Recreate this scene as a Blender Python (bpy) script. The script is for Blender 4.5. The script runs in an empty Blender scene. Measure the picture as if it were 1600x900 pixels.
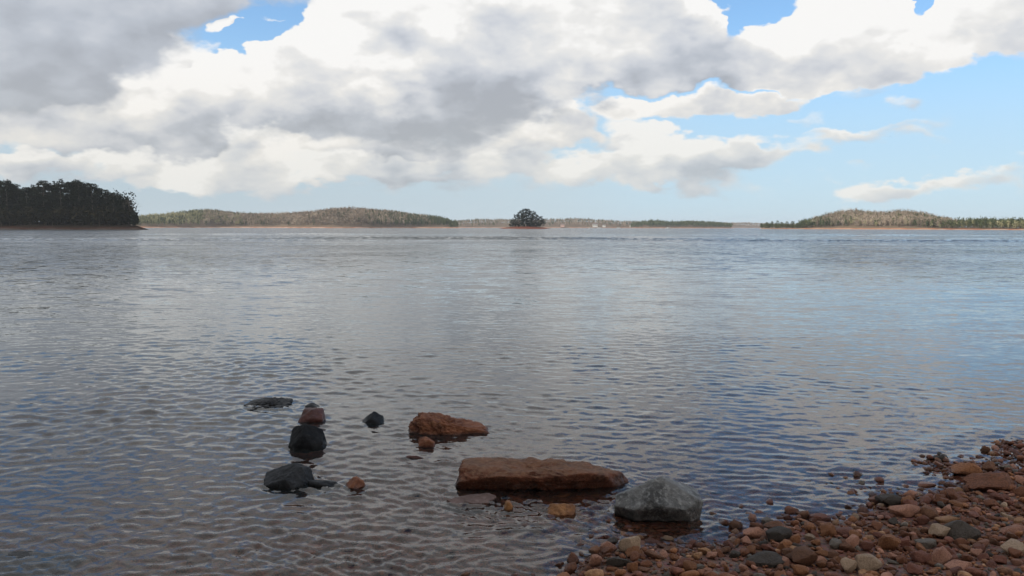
import bpy, bmesh, math, random
import numpy as np
from mathutils import Vector, Matrix, noise as mnoise

SC = bpy.context.scene
COL = SC.collection
R = math.radians

# ------------------------------------------------------------------ camera
F = 1290.0                      # focal length in photo pixels (1600 wide)
CAM_H = 1.9
PITCH = math.atan(95.0 / F)
ROLL = R(0.10)
cam_d = bpy.data.cameras.new('camera')
cam = bpy.data.objects.new('camera', cam_d)
COL.objects.link(cam)
cam_d.sensor_width = 36.0
cam_d.lens = 36.0 * F / 1600.0
cam_d.clip_start = 0.05
cam_d.clip_end = 30000
cam.matrix_world = Matrix.Translation((0, 0, CAM_H)) @ Matrix.Rotation(R(90) - PITCH, 4, 'X') @ Matrix.Rotation(ROLL, 4, 'Z')
SC.camera = cam


def ray(px, py):
    d = Vector(((px - 800.0) / F, (450.0 - py) / F, -1.0))
    return (cam.matrix_world.to_3x3() @ d).normalized()


def ground(px, py, z=0.0):
    d = ray(px, py)
    t = (z - CAM_H) / d.z
    return Vector((d.x * t, d.y * t, z))


def at_dist(px, py, dist):
    d = ray(px, py)
    return Vector((0, 0, CAM_H)) + d * (dist / d.y)


# ------------------------------------------------------------------ render look
SC.view_settings.view_transform = 'Standard'
SC.view_settings.look = 'None'
SC.view_settings.exposure = 1.0
SC.view_settings.gamma = 1.0
SC.view_settings.use_curve_mapping = False
SC.render.engine = 'CYCLES'
SC.cycles.use_denoising = True
SC.cycles.max_bounces = 8
SC.cycles.transparent_max_bounces = 8
SC.cycles.volume_bounces = 1
SC.cycles.use_adaptive_sampling = True
SC.cycles.adaptive_threshold = 0.01

# ------------------------------------------------------------------ sun
SUN_AZ = R(-115)    # left and a little behind the camera; the trees on the bank there keep the beach in shade
SUN_EL = R(37)
sd = bpy.data.lights.new('sun', 'SUN')
sd.energy = 2.2
sd.angle = R(0.6)
sd.color = (1.0, 0.93, 0.82)
sun = bpy.data.objects.new('sun', sd)
COL.objects.link(sun)
sv = Vector((math.sin(SUN_AZ) * math.cos(SUN_EL), math.cos(SUN_AZ) * math.cos(SUN_EL), math.sin(SUN_EL)))
sun.rotation_euler = sv.to_track_quat('Z', 'Y').to_euler()


# ------------------------------------------------------------------ node helper
class NT:
    def __init__(self, tree):
        self.t = tree
        tree.nodes.clear()

    def n(self, typ, ins=None, **props):
        nd = self.t.nodes.new(typ)
        for k, v in props.items():
            setattr(nd, k, v)
        for k, v in (ins or {}).items():
            s = nd.inputs[k]
            if hasattr(v, 'is_output') or isinstance(v, bpy.types.NodeSocket):
                self.t.links.new(v, s)
            else:
                if isinstance(v, tuple) and len(v) == 3 and getattr(s, 'type', '') == 'RGBA':
                    v = v + (1.0,)
                s.default_value = v
        return nd

    def m(self, op, a, b=None, c=None, clamp=False):
        nd = self.n('ShaderNodeMath', operation=op, use_clamp=clamp)
        for i, v in enumerate((a, b, c)):
            if v is None:
                continue
            if isinstance(v, bpy.types.NodeSocket):
                self.t.links.new(v, nd.inputs[i])
            else:
                nd.inputs[i].default_value = v
        return nd.outputs[0]

    def v(self, op, a, b=None, scale=None):
        nd = self.n('ShaderNodeVectorMath', operation=op)
        for i, v in enumerate((a, b)):
            if v is None:
                continue
            if isinstance(v, bpy.types.NodeSocket):
                self.t.links.new(v, nd.inputs[i])
            else:
                nd.inputs[i].default_value = v
        if scale is not None:
            if isinstance(scale, bpy.types.NodeSocket):
                self.t.links.new(scale, nd.inputs['Scale'])
            else:
                nd.inputs['Scale'].default_value = scale
        return nd.outputs['Value'] if op in ('LENGTH', 'DOT_PRODUCT', 'DISTANCE') else nd.outputs['Vector']

    def mix(self, f, a, b, blend='MIX'):
        nd = self.n('ShaderNodeMix', data_type='RGBA', blend_type=blend)
        for i, v in ((0, f), (6, a), (7, b)):
            if isinstance(v, bpy.types.NodeSocket):
                self.t.links.new(v, nd.inputs[i])
            else:
                if isinstance(v, tuple) and len(v) == 3:
                    v = v + (1.0,)
                nd.inputs[i].default_value = v
        return nd.outputs[2]

    def rng(self, v, a, b, c=0.0, d=1.0, smooth=True):
        nd = self.n('ShaderNodeMapRange', interpolation_type='SMOOTHSTEP' if smooth else 'LINEAR')
        self.t.links.new(v, nd.inputs[0])
        for i, x in enumerate((a, b, c, d)):
            nd.inputs[1 + i].default_value = x
        return nd.outputs[0]

    def noise(self, vec, scale, detail=4, rough=0.5, dist=0.0, out='Fac', lac=2.0):
        nd = self.n('ShaderNodeTexNoise', {'Scale': scale, 'Detail': detail, 'Roughness': rough,
                                           'Distortion': dist, 'Lacunarity': lac})
        if vec is not None:
            self.t.links.new(vec, nd.inputs['Vector'])
        return nd.outputs[out]

    def link(self, a, b):
        self.t.links.new(a, b)


# ------------------------------------------------------------------ sky: daylight sky with cumulus
def px_dir(px, py):
    d = ray(px, py)
    return math.atan2(d.x, d.y), math.asin(d.z)


CLOUD_LAYERS = [   # far to near; each bank: px, py, rx, ry, tilt(deg), amount, tone of the bank (-1 grey .. +1 white)
    [(60, 270, 60, 16, 0, .9, .2), (430, 285, 150, 11, 0, .6, .1), (640, 280, 120, 12, 0, .65, .1), (240, 288, 80, 10, 0, .6, .1), (200, 252, 70, 22, 0, 1.1, .5), (300, 262, 110, 20, 0, 1.1, .4), (40, 262, 44, 16, 0, .9, .4), (375, 238, 95, 36, 8, 1.1, .4), (300, 303, 66, 13, 4, .75, .2), (452, 300, 28, 13, 0, .5, .1),
     (480, 215, 130, 34, 4, 1.0, .2), (560, 252, 140, 26, 4, 1.0, .3), (690, 246, 150, 28, 6, 1.0, .3), (800, 272, 45, 18, 0, .65, .3), (870, 262, 120, 22, 0, .6, .0), (985, 228, 52, 34, 10, .85, .5), (1028, 214, 22, 13, 0, .6, .4),
     (1090, 250, 100, 24, 4, .8, .3), (975, 272, 120, 22, 0, .7, .1), (1060, 290, 110, 14, 0, .5, .0), (1365, 292, 40, 18, 0, .62, .2), (1468, 290, 86, 16, 7, .62, .15), (1560, 300, 60, 14, 0, .3, .0), (1330, 214, 110, 13, 7, .50, .1),
     (1245, 214, 40, 10, 0, .45, .0), (1420, 218, 34, 9, 0, .4, .0), (1590, 236, 44, 14, 6, .55, .1), (1220, 188, 26, 14, 0, .4, .0), (1420, 160, 26, 13, 0, .42, .2), (1370, 138, 60, 14, 8, .30, -.1), (700, 290, 240, 16, 0, .35, -.1), (150, 290, 200, 16, 0, .35, -.1)],
    [(130, 190, 200, 44, 4, 1.0, -.05), (320, 195, 110, 36, 10, .9, .0), (20, 200, 110, 46, 0, .9, .1), (560, 215, 140, 34, 10, .7, .1), (730, 200, 120, 46, 8, 1.0, .3), (640, 222, 130, 26, 8, .8, .1), (860, 205, 62, 36, 8, .9, .35), (930, 228, 50, 14, 0, .55, -.3),
     (1090, 164, 120, 24, 3, 1.05, .35), (1000, 160, 50, 19, 0, .8, .3), (1190, 153, 46, 16, 10, .6, .3), (80, 140, 120, 50, 0, .8, .1), (230, 130, 120, 60, 0, .9, .25)],
    [(345, 118, 70, 44, 0, 1.15, .75), (290, 130, 60, 44, 0, .7, .3), (385, 150, 40, 30, 0, .5, .5), (620, 140, 225, 84, -4, 1.15, -.28), (480, 150, 100, 66, 0, .9, -.2), (450, 80, 50, 60, 0, .6, .5), (590, 55, 150, 90, 15, 1.0, .75), (760, 20, 260, 90, 0, 1.0, .7),
     (900, 85, 240, 66, 0, 1.0, -.15), (1050, 85, 110, 56, 0, .8, -.05), (1000, 15, 100, 56, 0, .8, .6), (1085, 30, 34, 22, 0, .6, .5), (605, 158, 50, 22, 0, 1.5, .75),
     (1315, 55, 140, 58, 5, 1.1, .55), (1240, 80, 90, 50, 10, .9, .4), (1200, 92, 110, 20, 4, .7, .1), (1490, 45, 140, 56, 14, 1.15, .45), (1610, 15, 160, 58, 14, 1.1, .5), (1370, 98, 110, 22, 10, .8, .15), (1290, -40, 180, 50, 0, .4, .6),
     (335, 46, 46, 17, 22, 1.5, .3), (405, 42, 34, 8, 0, .95, .2), (285, 68, 120, 34, 20, -.9, 0), (420, 50, 70, 44, 25, -.8, 0), (1050, 139, 200, 13, 0, -.55, 0),
     (1140, 20, 90, 50, 0, -.9, 0), (1418, 14, 22, 48, 8, -1.7, 0), (440, 40, 40, 50, 30, -.6, 0), (400, 128, 22, 18, 0, -.5, 0)],
    [(20, 30, 250, 90, 14, 1.15, -.40), (210, 5, 150, 36, 12, .85, -.20), (-120, 110, 230, 110, 10, 1.0, -.30), (60, 110, 120, 46, 8, .55, -.35), (400, -20, 110, 34, 8, .5, .0)],
]


def build_world():
    w = bpy.data.worlds.new('World')
    SC.world = w
    w.use_nodes = True
    g = NT(w.node_tree)
    tc = g.n('ShaderNodeTexCoord')
    D = g.v('NORMALIZE', tc.outputs['Generated'])
    sep = g.n('ShaderNodeSeparateXYZ', {0: D})
    X, Y, Z = sep.outputs
    az = g.m('ARCTAN2', X, Y)
    el = g.m('ARCSINE', Z)
    AE = g.n('ShaderNodeCombineXYZ', {0: az, 1: el}).outputs[0]
    zc = g.m('MAXIMUM', Z, 0.0)
    # noise space: clouds shrink and flatten towards the horizon
    st = g.v('MULTIPLY', D, (1.0, 1.0, 1.25))
    fac = g.m('DIVIDE', 1.6, g.m('ADD', zc, 0.60))
    Q = g.v('SCALE', st, scale=fac)
    # warp of the banks so that none reads as an ellipse
    wa = g.v('MULTIPLY', g.v('SUBTRACT', g.noise(Q, 2.6, 3, .6, out='Color'), (.5, .5, .5)), (.20, .085, 0))
    wb = g.v('MULTIPLY', g.v('SUBTRACT', g.noise(Q, 11.0, 3, .6, out='Color'), (.5, .5, .5)), (.055, .040, 0))
    AEw = g.v('ADD', g.v('ADD', AE, wa), wb)

    last = [None]

    def banks(lst):
        tot = ton = None
        for (px, py, rx, ry, tilt, amt, tone) in lst:
            a, e = px_dir(px, py)
            vin = AEw
            if last[0] is not None:       # keeps the evaluation sequential (the shader stack is small)
                ma = g.n('ShaderNodeVectorMath', operation='MULTIPLY_ADD')
                g.link(last[0], ma.inputs[0])
                ma.inputs[1].default_value = (1e-6, 1e-6, 1e-6)
                g.link(AEw, ma.inputs[2])
                vin = ma.outputs[0]
            mp = g.n('ShaderNodeMapping', {'Vector': vin, 'Location': (a, e, 0), 'Rotation': (0, 0, R(tilt)),
                                           'Scale': (rx / F, ry / F, 1)}, vector_type='TEXTURE').outputs[0]
            b = g.rng(g.v('LENGTH', mp), 1.45, 0.25, 0, amt)
            tot = b if tot is None else g.m('ADD', tot, b)
            if amt > 0:
                y = g.v('DOT_PRODUCT', mp, (-.16, .42, 0))       # bright on top and towards the light, grey below
                t = g.m('MULTIPLY', b, g.m('ADD', y, tone))
                ton = t if ton is None else g.m('ADD', ton, t)
                last[0] = ton
            else:
                last[0] = tot
        return tot, ton

    def detail(vec):
        f1 = g.noise(vec, 4.2, 7, .60)
        vo = g.n('ShaderNodeTexVoronoi', {'Vector': vec, 'Scale': 6.0, 'Detail': 2.0, 'Roughness': .55}, feature='F1', normalize=True)
        bil = g.m('SUBTRACT', .42, vo.outputs['Distance'])
        return g.m('ADD', g.m('MULTIPLY', g.m('SUBTRACT', f1, .5), 1.15), g.m('MULTIPLY', bil, 1.05))

    def puffs(vec):
        f1 = g.noise(vec, 3.4, 4, .52)
        vo = g.n('ShaderNodeTexVoronoi', {'Vector': vec, 'Scale': 5.2, 'Detail': 1.6, 'Roughness': .45}, feature='F1', normalize=True)
        return g.m('ADD', g.m('MULTIPLY', f1, 1.25), g.m('MULTIPLY', vo.outputs['Distance'], -.75))

    jit = g.v('SCALE', g.v('SUBTRACT', g.noise(Q, 13.0, 4, .65, out='Color'), (.5, .5, .5)), scale=.075)
    Qj = g.v('ADD', Q, jit)
    dn = detail(Qj)
    Qs = g.v('ADD', Q, g.v('SCALE', jit, scale=.8))
    sn = puffs(Qs)
    sl_ = puffs(g.v('ADD', Qs, (-.050, .0, .085)))      # a step towards the light
    n_big = g.noise(Q, 1.15, 3, .55)
    relief0 = g.m('MULTIPLY', g.m('SUBTRACT', sn, sl_), g.rng(el, .0, .14, .9, 1.0))
    # above and around the frame the sky goes on: broken cloud, greyer to the left, bluer to the right
    up = g.rng(el, .25, .40, 0, 1)
    out_ = g.m('MAXIMUM', up, g.rng(g.m('ABSOLUTE', az), .62, .85))
    side = g.m('ADD', g.rng(az, -.60, .40, 1.05, -.45, smooth=False), g.rng(az, .60, 1.3, 0, .95))
    base = g.m('MULTIPLY', g.m('ADD', g.m('MULTIPLY', g.m('SUBTRACT', n_big, .5), 3.0), g.m('ADD', side, .22)), out_)
    base_tone = g.m('ADD', g.m('MULTIPLY', g.m('SUBTRACT', .47, n_big), 2.6), g.rng(az, -.9, -.25, -.25, .45))

    hz = g.m('POWER', g.rng(el, .170, .0, 0, 1.0, smooth=False), 1.4)
    haze_c = g.mix(g.rng(az, -.5, .5), (.50, .585, .635), (.60, .73, .80))
    K = 1.0 / (BG * 2.0)
    sky = g.n('ShaderNodeTexSky', sky_type='NISHITA', sun_disc=False)
    sky.sun_elevation = SUN_EL
    sky.sun_rotation = SUN_AZ
    sky.altitude = 300
    sky.air_density = 1.0
    sky.dust_density = 0.3
    sky.ozone_density = 2.0
    blue = g.v('MULTIPLY', sky.outputs[0], (.56, .80, .97))
    grey_left = g.m('MULTIPLY', g.rng(el, .20, .02), g.rng(az, .42, .0))
    blue = g.mix(g.rng(el, .26, .08, .25, .80), blue, tuple(K * q for q in (.49, .70, .895)))
    blue = g.mix(g.m('MAXIMUM', g.m('MULTIPLY', hz, .80), g.m('MULTIPLY', grey_left, .9)), blue, g.v('SCALE', haze_c, scale=K))

    def ramp(tone):
        r = g.n('ShaderNodeValToRGB', {'Fac': tone})
        cr = r.color_ramp
        cr.elements[0].position = 0.0
        cr.elements[0].color = (.42, .452, .505, 1)
        cr.elements[1].position = 1.0
        cr.elements[1].color = (.95, .943, .93, 1)
        for pos, c in ((.25, (.51, .548, .61)), (.48, (.63, .658, .71)), (.66, (.725, .74, .765)), (.86, (.835, .83, .82))):
            e = cr.elements.new(pos)
            e.color = c + (1,)
        return r.outputs[0]

    allsky = blue
    warm = g.rng(el, .22, .05)
    for li, lst in enumerate(CLOUD_LAYERS):
        cov, ton = banks(lst)
        amp = (.75, .90, 1.25, .9)[li]
        thr = (.18, .28, .36, .38)[li]
        d = g.m('ADD', g.m('SUBTRACT', cov, thr), g.m('MULTIPLY', dn, amp))
        tone = g.m('DIVIDE', ton, g.m('MAXIMUM', cov, .15))
        if li == 2:
            d = g.m('ADD', d, base)
            tone = g.m('ADD', g.m('MULTIPLY', tone, g.m('SUBTRACT', 1.0, out_)), g.m('MULTIPLY', base_tone, out_))
        # sunlit tops end crisply, the grey undersides fray out
        soft_w = g.rng(tone, -.25, .45, (.70, .62, .55, .55)[li], (.40, .28, .20, .35)[li])
        alpha = g.m('DIVIDE', d, soft_w, clamp=True)
        alpha = g.m('MULTIPLY', alpha, g.m('MULTIPLY', alpha, g.m('SUBTRACT', 3.0, g.m('MULTIPLY', alpha, 2.0))))
        relief = g.m('MULTIPLY', relief0, RELIEF[li])
        edge = g.rng(d, .0, .55, (.16, .16, .14, .0)[li], 0)            # thin rims glow
        tone = g.m('ADD', g.m('ADD', g.m('MULTIPLY', tone, .72), TONE0[li]), g.m('ADD', relief, edge))
        tone = g.m('MINIMUM', g.m('MAXIMUM', tone, 0.0), 1.0)
        c = ramp(tone)
        c = g.mix(warm, c, g.mix(1.0, c, (1.0, .965, .91), 'MULTIPLY'))
        c = g.mix(g.m('MULTIPLY', hz, (.24, .30, .42, .5)[li]), c, haze_c)
        allsky = g.mix(g.m('MULTIPLY', alpha, (.92, 1.0, 1.0, 1.0)[li]), allsky, g.v('SCALE', c, scale=K))
    below = g.rng(Z, -.004, -.03)
    allsky = g.mix(below, allsky, g.v('SCALE', haze_c, scale=K * .4))
    bg = g.n('ShaderNodeBackground', {'Color': allsky, 'Strength': BG})
    out = g.n('ShaderNodeOutputWorld')
    g.link(bg.outputs[0], out.inputs[0])
    w.cycles.sampling_method = 'MANUAL'
    w.cycles.sample_map_resolution = 512


BG = 0.0925
RELIEF = (1.7, 1.8, 1.8, 1.1)
TONE0 = (.68, .60, .63, .56)
build_world()
#@@SKYEND

# ------------------------------------------------------------------ object helpers
def mesh_obj(name, verts, faces, mats, parent=None, smooth=True, mat_idx=None):
    me = bpy.data.meshes.new(name)
    if isinstance(verts, np.ndarray):
        nv, nf = len(verts), len(faces)
        k = faces.shape[1]
        me.vertices.add(nv)
        me.vertices.foreach_set('co', np.ascontiguousarray(verts, dtype=np.float32).ravel())
        me.loops.add(nf * k)
        me.loops.foreach_set('vertex_index', np.ascontiguousarray(faces, dtype=np.int32).ravel())
        me.polygons.add(nf)
        me.polygons.foreach_set('loop_start', np.arange(0, nf * k, k, dtype=np.int32))
        me.polygons.foreach_set('loop_total', np.full(nf, k, dtype=np.int32))
        if mat_idx is not None:
            me.polygons.foreach_set('material_index', np.ascontiguousarray(mat_idx, dtype=np.int32))
        if smooth:
            me.polygons.foreach_set('use_smooth', np.ones(nf, dtype=bool))
        me.update(calc_edges=True)
    else:
        me.from_pydata(verts, [], faces)
        if smooth:
            for p in me.polygons:
                p.use_smooth = True
        if mat_idx is not None:
            for p, i in zip(me.polygons, mat_idx):
                p.material_index = int(i)
        me.update()
    for m in (mats if isinstance(mats, (list, tuple)) else [mats]):
        me.materials.append(m)
    o = bpy.data.objects.new(name, me)
    COL.objects.link(o)
    if parent is not None:
        o.parent = parent
    return o


def tag(o, label=None, cat=None, group=None, kind=None):
    if label:
        o['label'] = label
    if cat:
        o['category'] = cat
    if group:
        o['group'] = group
    if kind:
        o['kind'] = kind
    return o


def empty(name, loc, rz=0.0):
    o = bpy.data.objects.new(name, None)
    o.empty_display_size = 0.2
    COL.objects.link(o)
    o.location = loc
    o.rotation_euler = (0, 0, rz)
    return o


def material(name):
    m = bpy.data.materials.new(name)
    m.use_nodes = True
    return m, NT(m.node_tree)


def ico(sub):
    bm = bmesh.new()
    bmesh.ops.create_icosphere(bm, subdivisions=sub, radius=1.0)
    bm.verts.ensure_lookup_table()
    v = np.array([p.co[:] for p in bm.verts])
    f = np.array([[p.index for p in q.verts] for q in bm.faces])
    bm.free()
    v /= np.linalg.norm(v, axis=1)[:, None]
    return v, f


ICO = {k: ico(k) for k in (1, 2, 3, 4, 6)}


def vnoise(p, scale, octaves, rough=.5, seed=0.0):
    out = np.empty(len(p))
    off = Vector((seed * 7.31, seed * 3.17, seed * 5.77))
    for i, q in enumerate(p):
        out[i] = mnoise.fractal(Vector(q) * scale + off, 1.0 / max(rough, .01) * .5, 2.0, octaves)
    return out


# ------------------------------------------------------------------ materials
def rock_material(name, c_dark, c_mid, c_light, scale=6.0, bump=.5, wet_to=.05, rough=.75, speck=None, light_amt=.5, spec=.35, wet_rough=.28, crust=None):
    m, g = material(name)
    geo = g.n('ShaderNodeNewGeometry')
    tc = g.n('ShaderNodeTexCoord')
    oi = g.n('ShaderNodeObjectInfo')
    P = g.v('ADD', tc.outputs['Object'], g.v('SCALE', (17.0, 9.0, 5.0), scale=oi.outputs['Random']))
    n1 = g.noise(P, scale, 6, .62, .6)
    n2 = g.noise(P, scale * 4.3, 5, .65, .2)
    n3 = g.noise(P, scale * 16, 3, .6)
    c = g.mix(g.rng(n1, .34, .62), c_dark, c_mid)
    c = g.mix(g.m('MULTIPLY', g.rng(n2, .48, .70), light_amt), c, c_light)
    c = g.mix(g.m('MULTIPLY', g.rng(n3, .55, .72), .30), c, c_dark)
    if speck is not None:
        c = g.mix(g.m('MULTIPLY', g.rng(n1, .62, .70), .7), c, speck)
    if crust is not None:          # weathered, lichen-dusted upper faces
        nz_ = g.n('ShaderNodeSeparateXYZ', {0: geo.outputs['Normal']}).outputs[2]
        k_ = g.m('MULTIPLY', g.rng(g.m('ADD', nz_, g.m('MULTIPLY', g.m('SUBTRACT', n2, .5), 1.4)),   .45, 1.25), .60)
        c = g.mix(k_, c, g.mix(n3, crust, tuple(q * .45 for q in crust)))
    val = g.m('ADD', .80, g.m('MULTIPLY', oi.outputs['Random'], .4))
    c = g.v('SCALE', c, scale=val)
    zz = g.n('ShaderNodeSeparateXYZ', {0: geo.outputs['Position']}).outputs[2]
    wz = g.m('ADD', zz, g.m('MULTIPLY', g.m('SUBTRACT', n1, .5), .05))
    wet = g.rng(wz, wet_to, wet_to - .035)
    c = g.mix(wet, c, g.mix(1.0, c, (.56, .52, .50), 'MULTIPLY'))
    hgt = g.m('ADD', g.m('MULTIPLY', n1, .6), g.m('ADD', g.m('MULTIPLY', n2, .35), g.m('MULTIPLY', n3, .15)))
    bp = g.n('ShaderNodeBump', {'Strength': bump, 'Distance': .03, 'Height': hgt})
    ro = g.rng(wet, 0, 1, rough, wet_rough, smooth=False)
    b = g.n('ShaderNodeBsdfPrincipled', {'Base Color': c, 'Roughness': ro, 'Normal': bp.outputs[0]})
    b.inputs['Specular IOR Level'].default_value = spec
    o = g.n('ShaderNodeOutputMaterial')
    g.link(b.outputs[0], o.inputs[0])
    return m


STONE_KINDS = {   # colour word : material
    'rust brown': ((0.134, 0.049, 0.023), (0.277, 0.107, 0.052), (0.458, 0.218, 0.115)),
    'orange brown': ((0.211, 0.081, 0.034), (0.402, 0.169, 0.071), (0.630, 0.307, 0.150)),
    'dull red': ((0.152, 0.055, 0.034), (0.277, 0.107, 0.068), (0.439, 0.201, 0.131)),
    'pinkish': ((0.324, 0.138, 0.085), (0.553, 0.266, 0.171), (0.762, 0.435, 0.288)),
    'tan': ((0.343, 0.169, 0.081), (0.571, 0.307, 0.157), (0.801, 0.484, 0.261)),
    'pale': ((0.343, 0.221, 0.141), (0.549, 0.383, 0.255), (0.850, 0.622, 0.428)),
    'grey': ((0.111, 0.090, 0.070), (0.218, 0.177, 0.138), (0.363, 0.292, 0.228)),
    'dark grey': ((0.050, 0.038, 0.029), (0.091, 0.071, 0.055), (0.162, 0.127, 0.098)),
    'brown': ((0.124, 0.055, 0.030), (0.248, 0.113, 0.059), (0.402, 0.210, 0.117)),
}
STONE_MATS = {k: rock_material('stone_' + k.replace(' ', '_'), *v, scale=9.0, bump=.9, wet_to=.05)
              for k, v in STONE_KINDS.items()}
KN = list(STONE_KINDS)
KW = np.array([.27, .15, .17, .12, .045, .015, .035, .06, .165])

M_SLAB = rock_material('rust_slab_rock', (.075, .027, .016), (.175, .058, .029), (.29, .135, .07), 8.0, 1.4, .085, .75, (.035, .016, .010), .55, crust=(.34, .19, .10))
M_RUST = rock_material('rust_rock', (.10, .034, .018), (.22, .080, .038), (.36, .18, .09), 8.0, .9, .03, .75)
M_GREY = rock_material('grey_rock', (.075, .074, .072), (.22, .217, .21), (.42, .415, .40), 8.0, .9, .095, .8, (.05, .052, .055), .7)
M_BLACK = rock_material('black_rock', (.008, .0085, .010), (.016, .017, .019), (.030, .030, .031), 6.0, .8, .05, .8, spec=.18, wet_rough=.45)
M_SLATE = rock_material('slate_rock', (.014, .015, .016), (.028, .029, .032), (.060, .062, .066), 6.0, .8, .03, .75, spec=.22, wet_rough=.45)
M_AMBER = rock_material('amber_rock', (.15, .060, .022), (.29, .13, .045), (.42, .22, .09), 8.0, .6, .0, .6)
M_MAUVE = rock_material('mauve_rock', (.075, .045, .036), (.15, .095, .08), (.24, .17, .145), 6.0, .7, .0, .7)
M_MAROON = rock_material('maroon_rock', (.045, .014, .011), (.10, .034, .026), (.17, .075, .058), 8.0, .6, .03, .5)


def simple_mat(name, col, rough=.8, var=.25, scale=3.0, coord='Object'):
    m, g = material(name)
    tc = g.n('ShaderNodeTexCoord')
    n1 = g.noise(tc.outputs[coord], scale, 5, .6)
    c = g.mix(n1, tuple(x * (1 - var) for x in col), tuple(x * (1 + var) for x in col))
    b = g.n('ShaderNodeBsdfPrincipled', {'Base Color': c, 'Roughness': rough})
    b.inputs['Specular IOR Level'].default_value = .25
    o = g.n('ShaderNodeOutputMaterial')
    g.link(b.outputs[0], o.inputs[0])
    return m


def foliage_mat(name, c1, c2, c3, scale):
    m, g = material(name)
    geo = g.n('ShaderNodeNewGeometry')
    n1 = g.noise(geo.outputs['Position'], scale, 3, .6)
    n2 = g.noise(geo.outputs['Position'], scale * 6, 2, .6)
    c = g.mix(g.rng(n1, .35, .65), c1, c2)
    c = g.mix(g.rng(n2, .5, .75), c, c3)
    d = g.n('ShaderNodeBsdfDiffuse', {'Color': c})
    o = g.n('ShaderNodeOutputMaterial')
    g.link(d.outputs[0], o.inputs[0])
    return m


M_PINE_SHADED = foliage_mat('shaded_pine_needles', (.009, .012, .008), (.014, .018, .011), (.020, .025, .014), .25)  # cloud shade over the left point is put into this needle colour
M_PINE_BARK = simple_mat('pine_bark', (.035, .026, .021))
M_TWIG = simple_mat('bare_twigs', (.10, .075, .065))
M_PINE_FAR = foliage_mat('far_pine_needles', (.065, .082, .042), (.095, .110, .052), (.13, .14, .07), .03)
M_BARE_FAR = foliage_mat('far_bare_branches', (.19, .150, .115), (.35, .28, .215), (.40, .34, .27), .016)
M_BUD_FAR = foliage_mat('far_budding_branches', (.18, .185, .10), (.31, .29, .16), (.37, .34, .215), .016)
M_TRUNK_FAR = simple_mat('pale_tree_trunk', (.17, .145, .12))
M_UNDER = foliage_mat('shade_undergrowth', (.012, .014, .009), (.022, .020, .012), (.035, .022, .014), .3)


def clay_terrain_mat(name, sand, clay, litter, h1, h2):
    m, g = material(name)
    geo = g.n('ShaderNodeNewGeometry')
    z = g.n('ShaderNodeSeparateXYZ', {0: geo.outputs['Position']}).outputs[2]
    n1 = g.noise(geo.outputs['Position'], .05, 4, .6)
    n2 = g.noise(geo.outputs['Position'], .5, 4, .6)
    zz = g.m('ADD', z, g.m('MULTIPLY', g.m('SUBTRACT', n1, .42), h2 * 2.2))
    c = g.mix(g.rng(zz, h1 * .7, h1), sand, clay)
    c = g.mix(g.rng(zz, h2, h2 * 1.25), c, litter)
    c = g.mix(g.m('MULTIPLY', n2, .5), c, g.mix(1.0, c, (.55, .5, .5), 'MULTIPLY'))
    d = g.n('ShaderNodeBsdfDiffuse', {'Color': c})
    o = g.n('ShaderNodeOutputMaterial')
    g.link(d.outputs[0], o.inputs[0])
    return m


M_HILL = clay_terrain_mat('clay_shore_far', (.46, .35, .28), (.32, .13, .07), (.17, .13, .095), 1.0, 1.5)
M_HILL_R = clay_terrain_mat('clay_shore_right', (.40, .30, .23), (.34, .15, .085), (.17, .13, .09), 1.0, 1.5)
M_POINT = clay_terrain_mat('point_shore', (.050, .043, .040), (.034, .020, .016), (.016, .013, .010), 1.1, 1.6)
M_ISLE = clay_terrain_mat('isle_shore', (.17, .085, .062), (.15, .05, .032), (.025, .016, .012), .9, 3.5)

# ------------------------------------------------------------------ shoreline and lake bed
SHORE_PX = [(300, 985), (640, 925), (840, 893), (960, 851), (1130, 832), (1200, 815), (1290, 798), (1380, 776), (1440, 752), (1490, 728), (1600, 703), (1760, 672)]
SP = np.array([ground(a, b)[:2] for a, b in SHORE_PX])
p_a, p_b = SP[2], SP[10]
T = (p_b - p_a) / np.linalg.norm(p_b - p_a)
N = np.array([-T[1], T[0]])        # towards the water
if N[1] < 0:
    N = -N
s_t = (SP - p_a) @ T
s_w = (SP - p_a) @ N
order = np.argsort(s_t)
s_t, s_w = s_t[order], s_w[order] - .09
s_t = np.concatenate([[-60, -30, -22, -13, -7], s_t, [16, 60]])
s_w = np.concatenate([[4.0, 7.0, 7.0, 3.0, .2], s_w, [s_w[-1], s_w[-1]]])
rngs = np.random.default_rng(5)


def wob(t, amp, lam, seed):
    rr = np.random.default_rng(seed)
    out = 0
    for i in range(4):
        out = out + amp / (i + 1) * np.sin(2 * np.pi * t * (1.7 ** i) / lam + rr.uniform(0, 6.3))
    return out


def shore_s(x, y):
    """signed distance from the waterline, positive on the water side"""
    t = (x - p_a[0]) * T[0] + (y - p_a[1]) * T[1]
    n = (x - p_a[0]) * N[0] + (y - p_a[1]) * N[1]
    return n - np.interp(t, s_t, s_w)


def bed_z(x, y):
    s = shore_s(x, y)
    up = np.minimum(-s * .085, .20 + np.maximum(-s - 2.2, 0) * .05)
    up = np.minimum(up, 1.2)
    dn = -np.where(s < 3, s * .095, .285 + (s - 3) * .13)
    dn = np.maximum(dn, -2.8)
    b = .012 * (np.sin(x * 5.1 + y * 2.3) + np.sin(x * 2.7 - y * 6.1 + 1.3)) * np.exp(-(s / 5) ** 2)
    return np.where(s < 0, up, dn) + b


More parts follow.
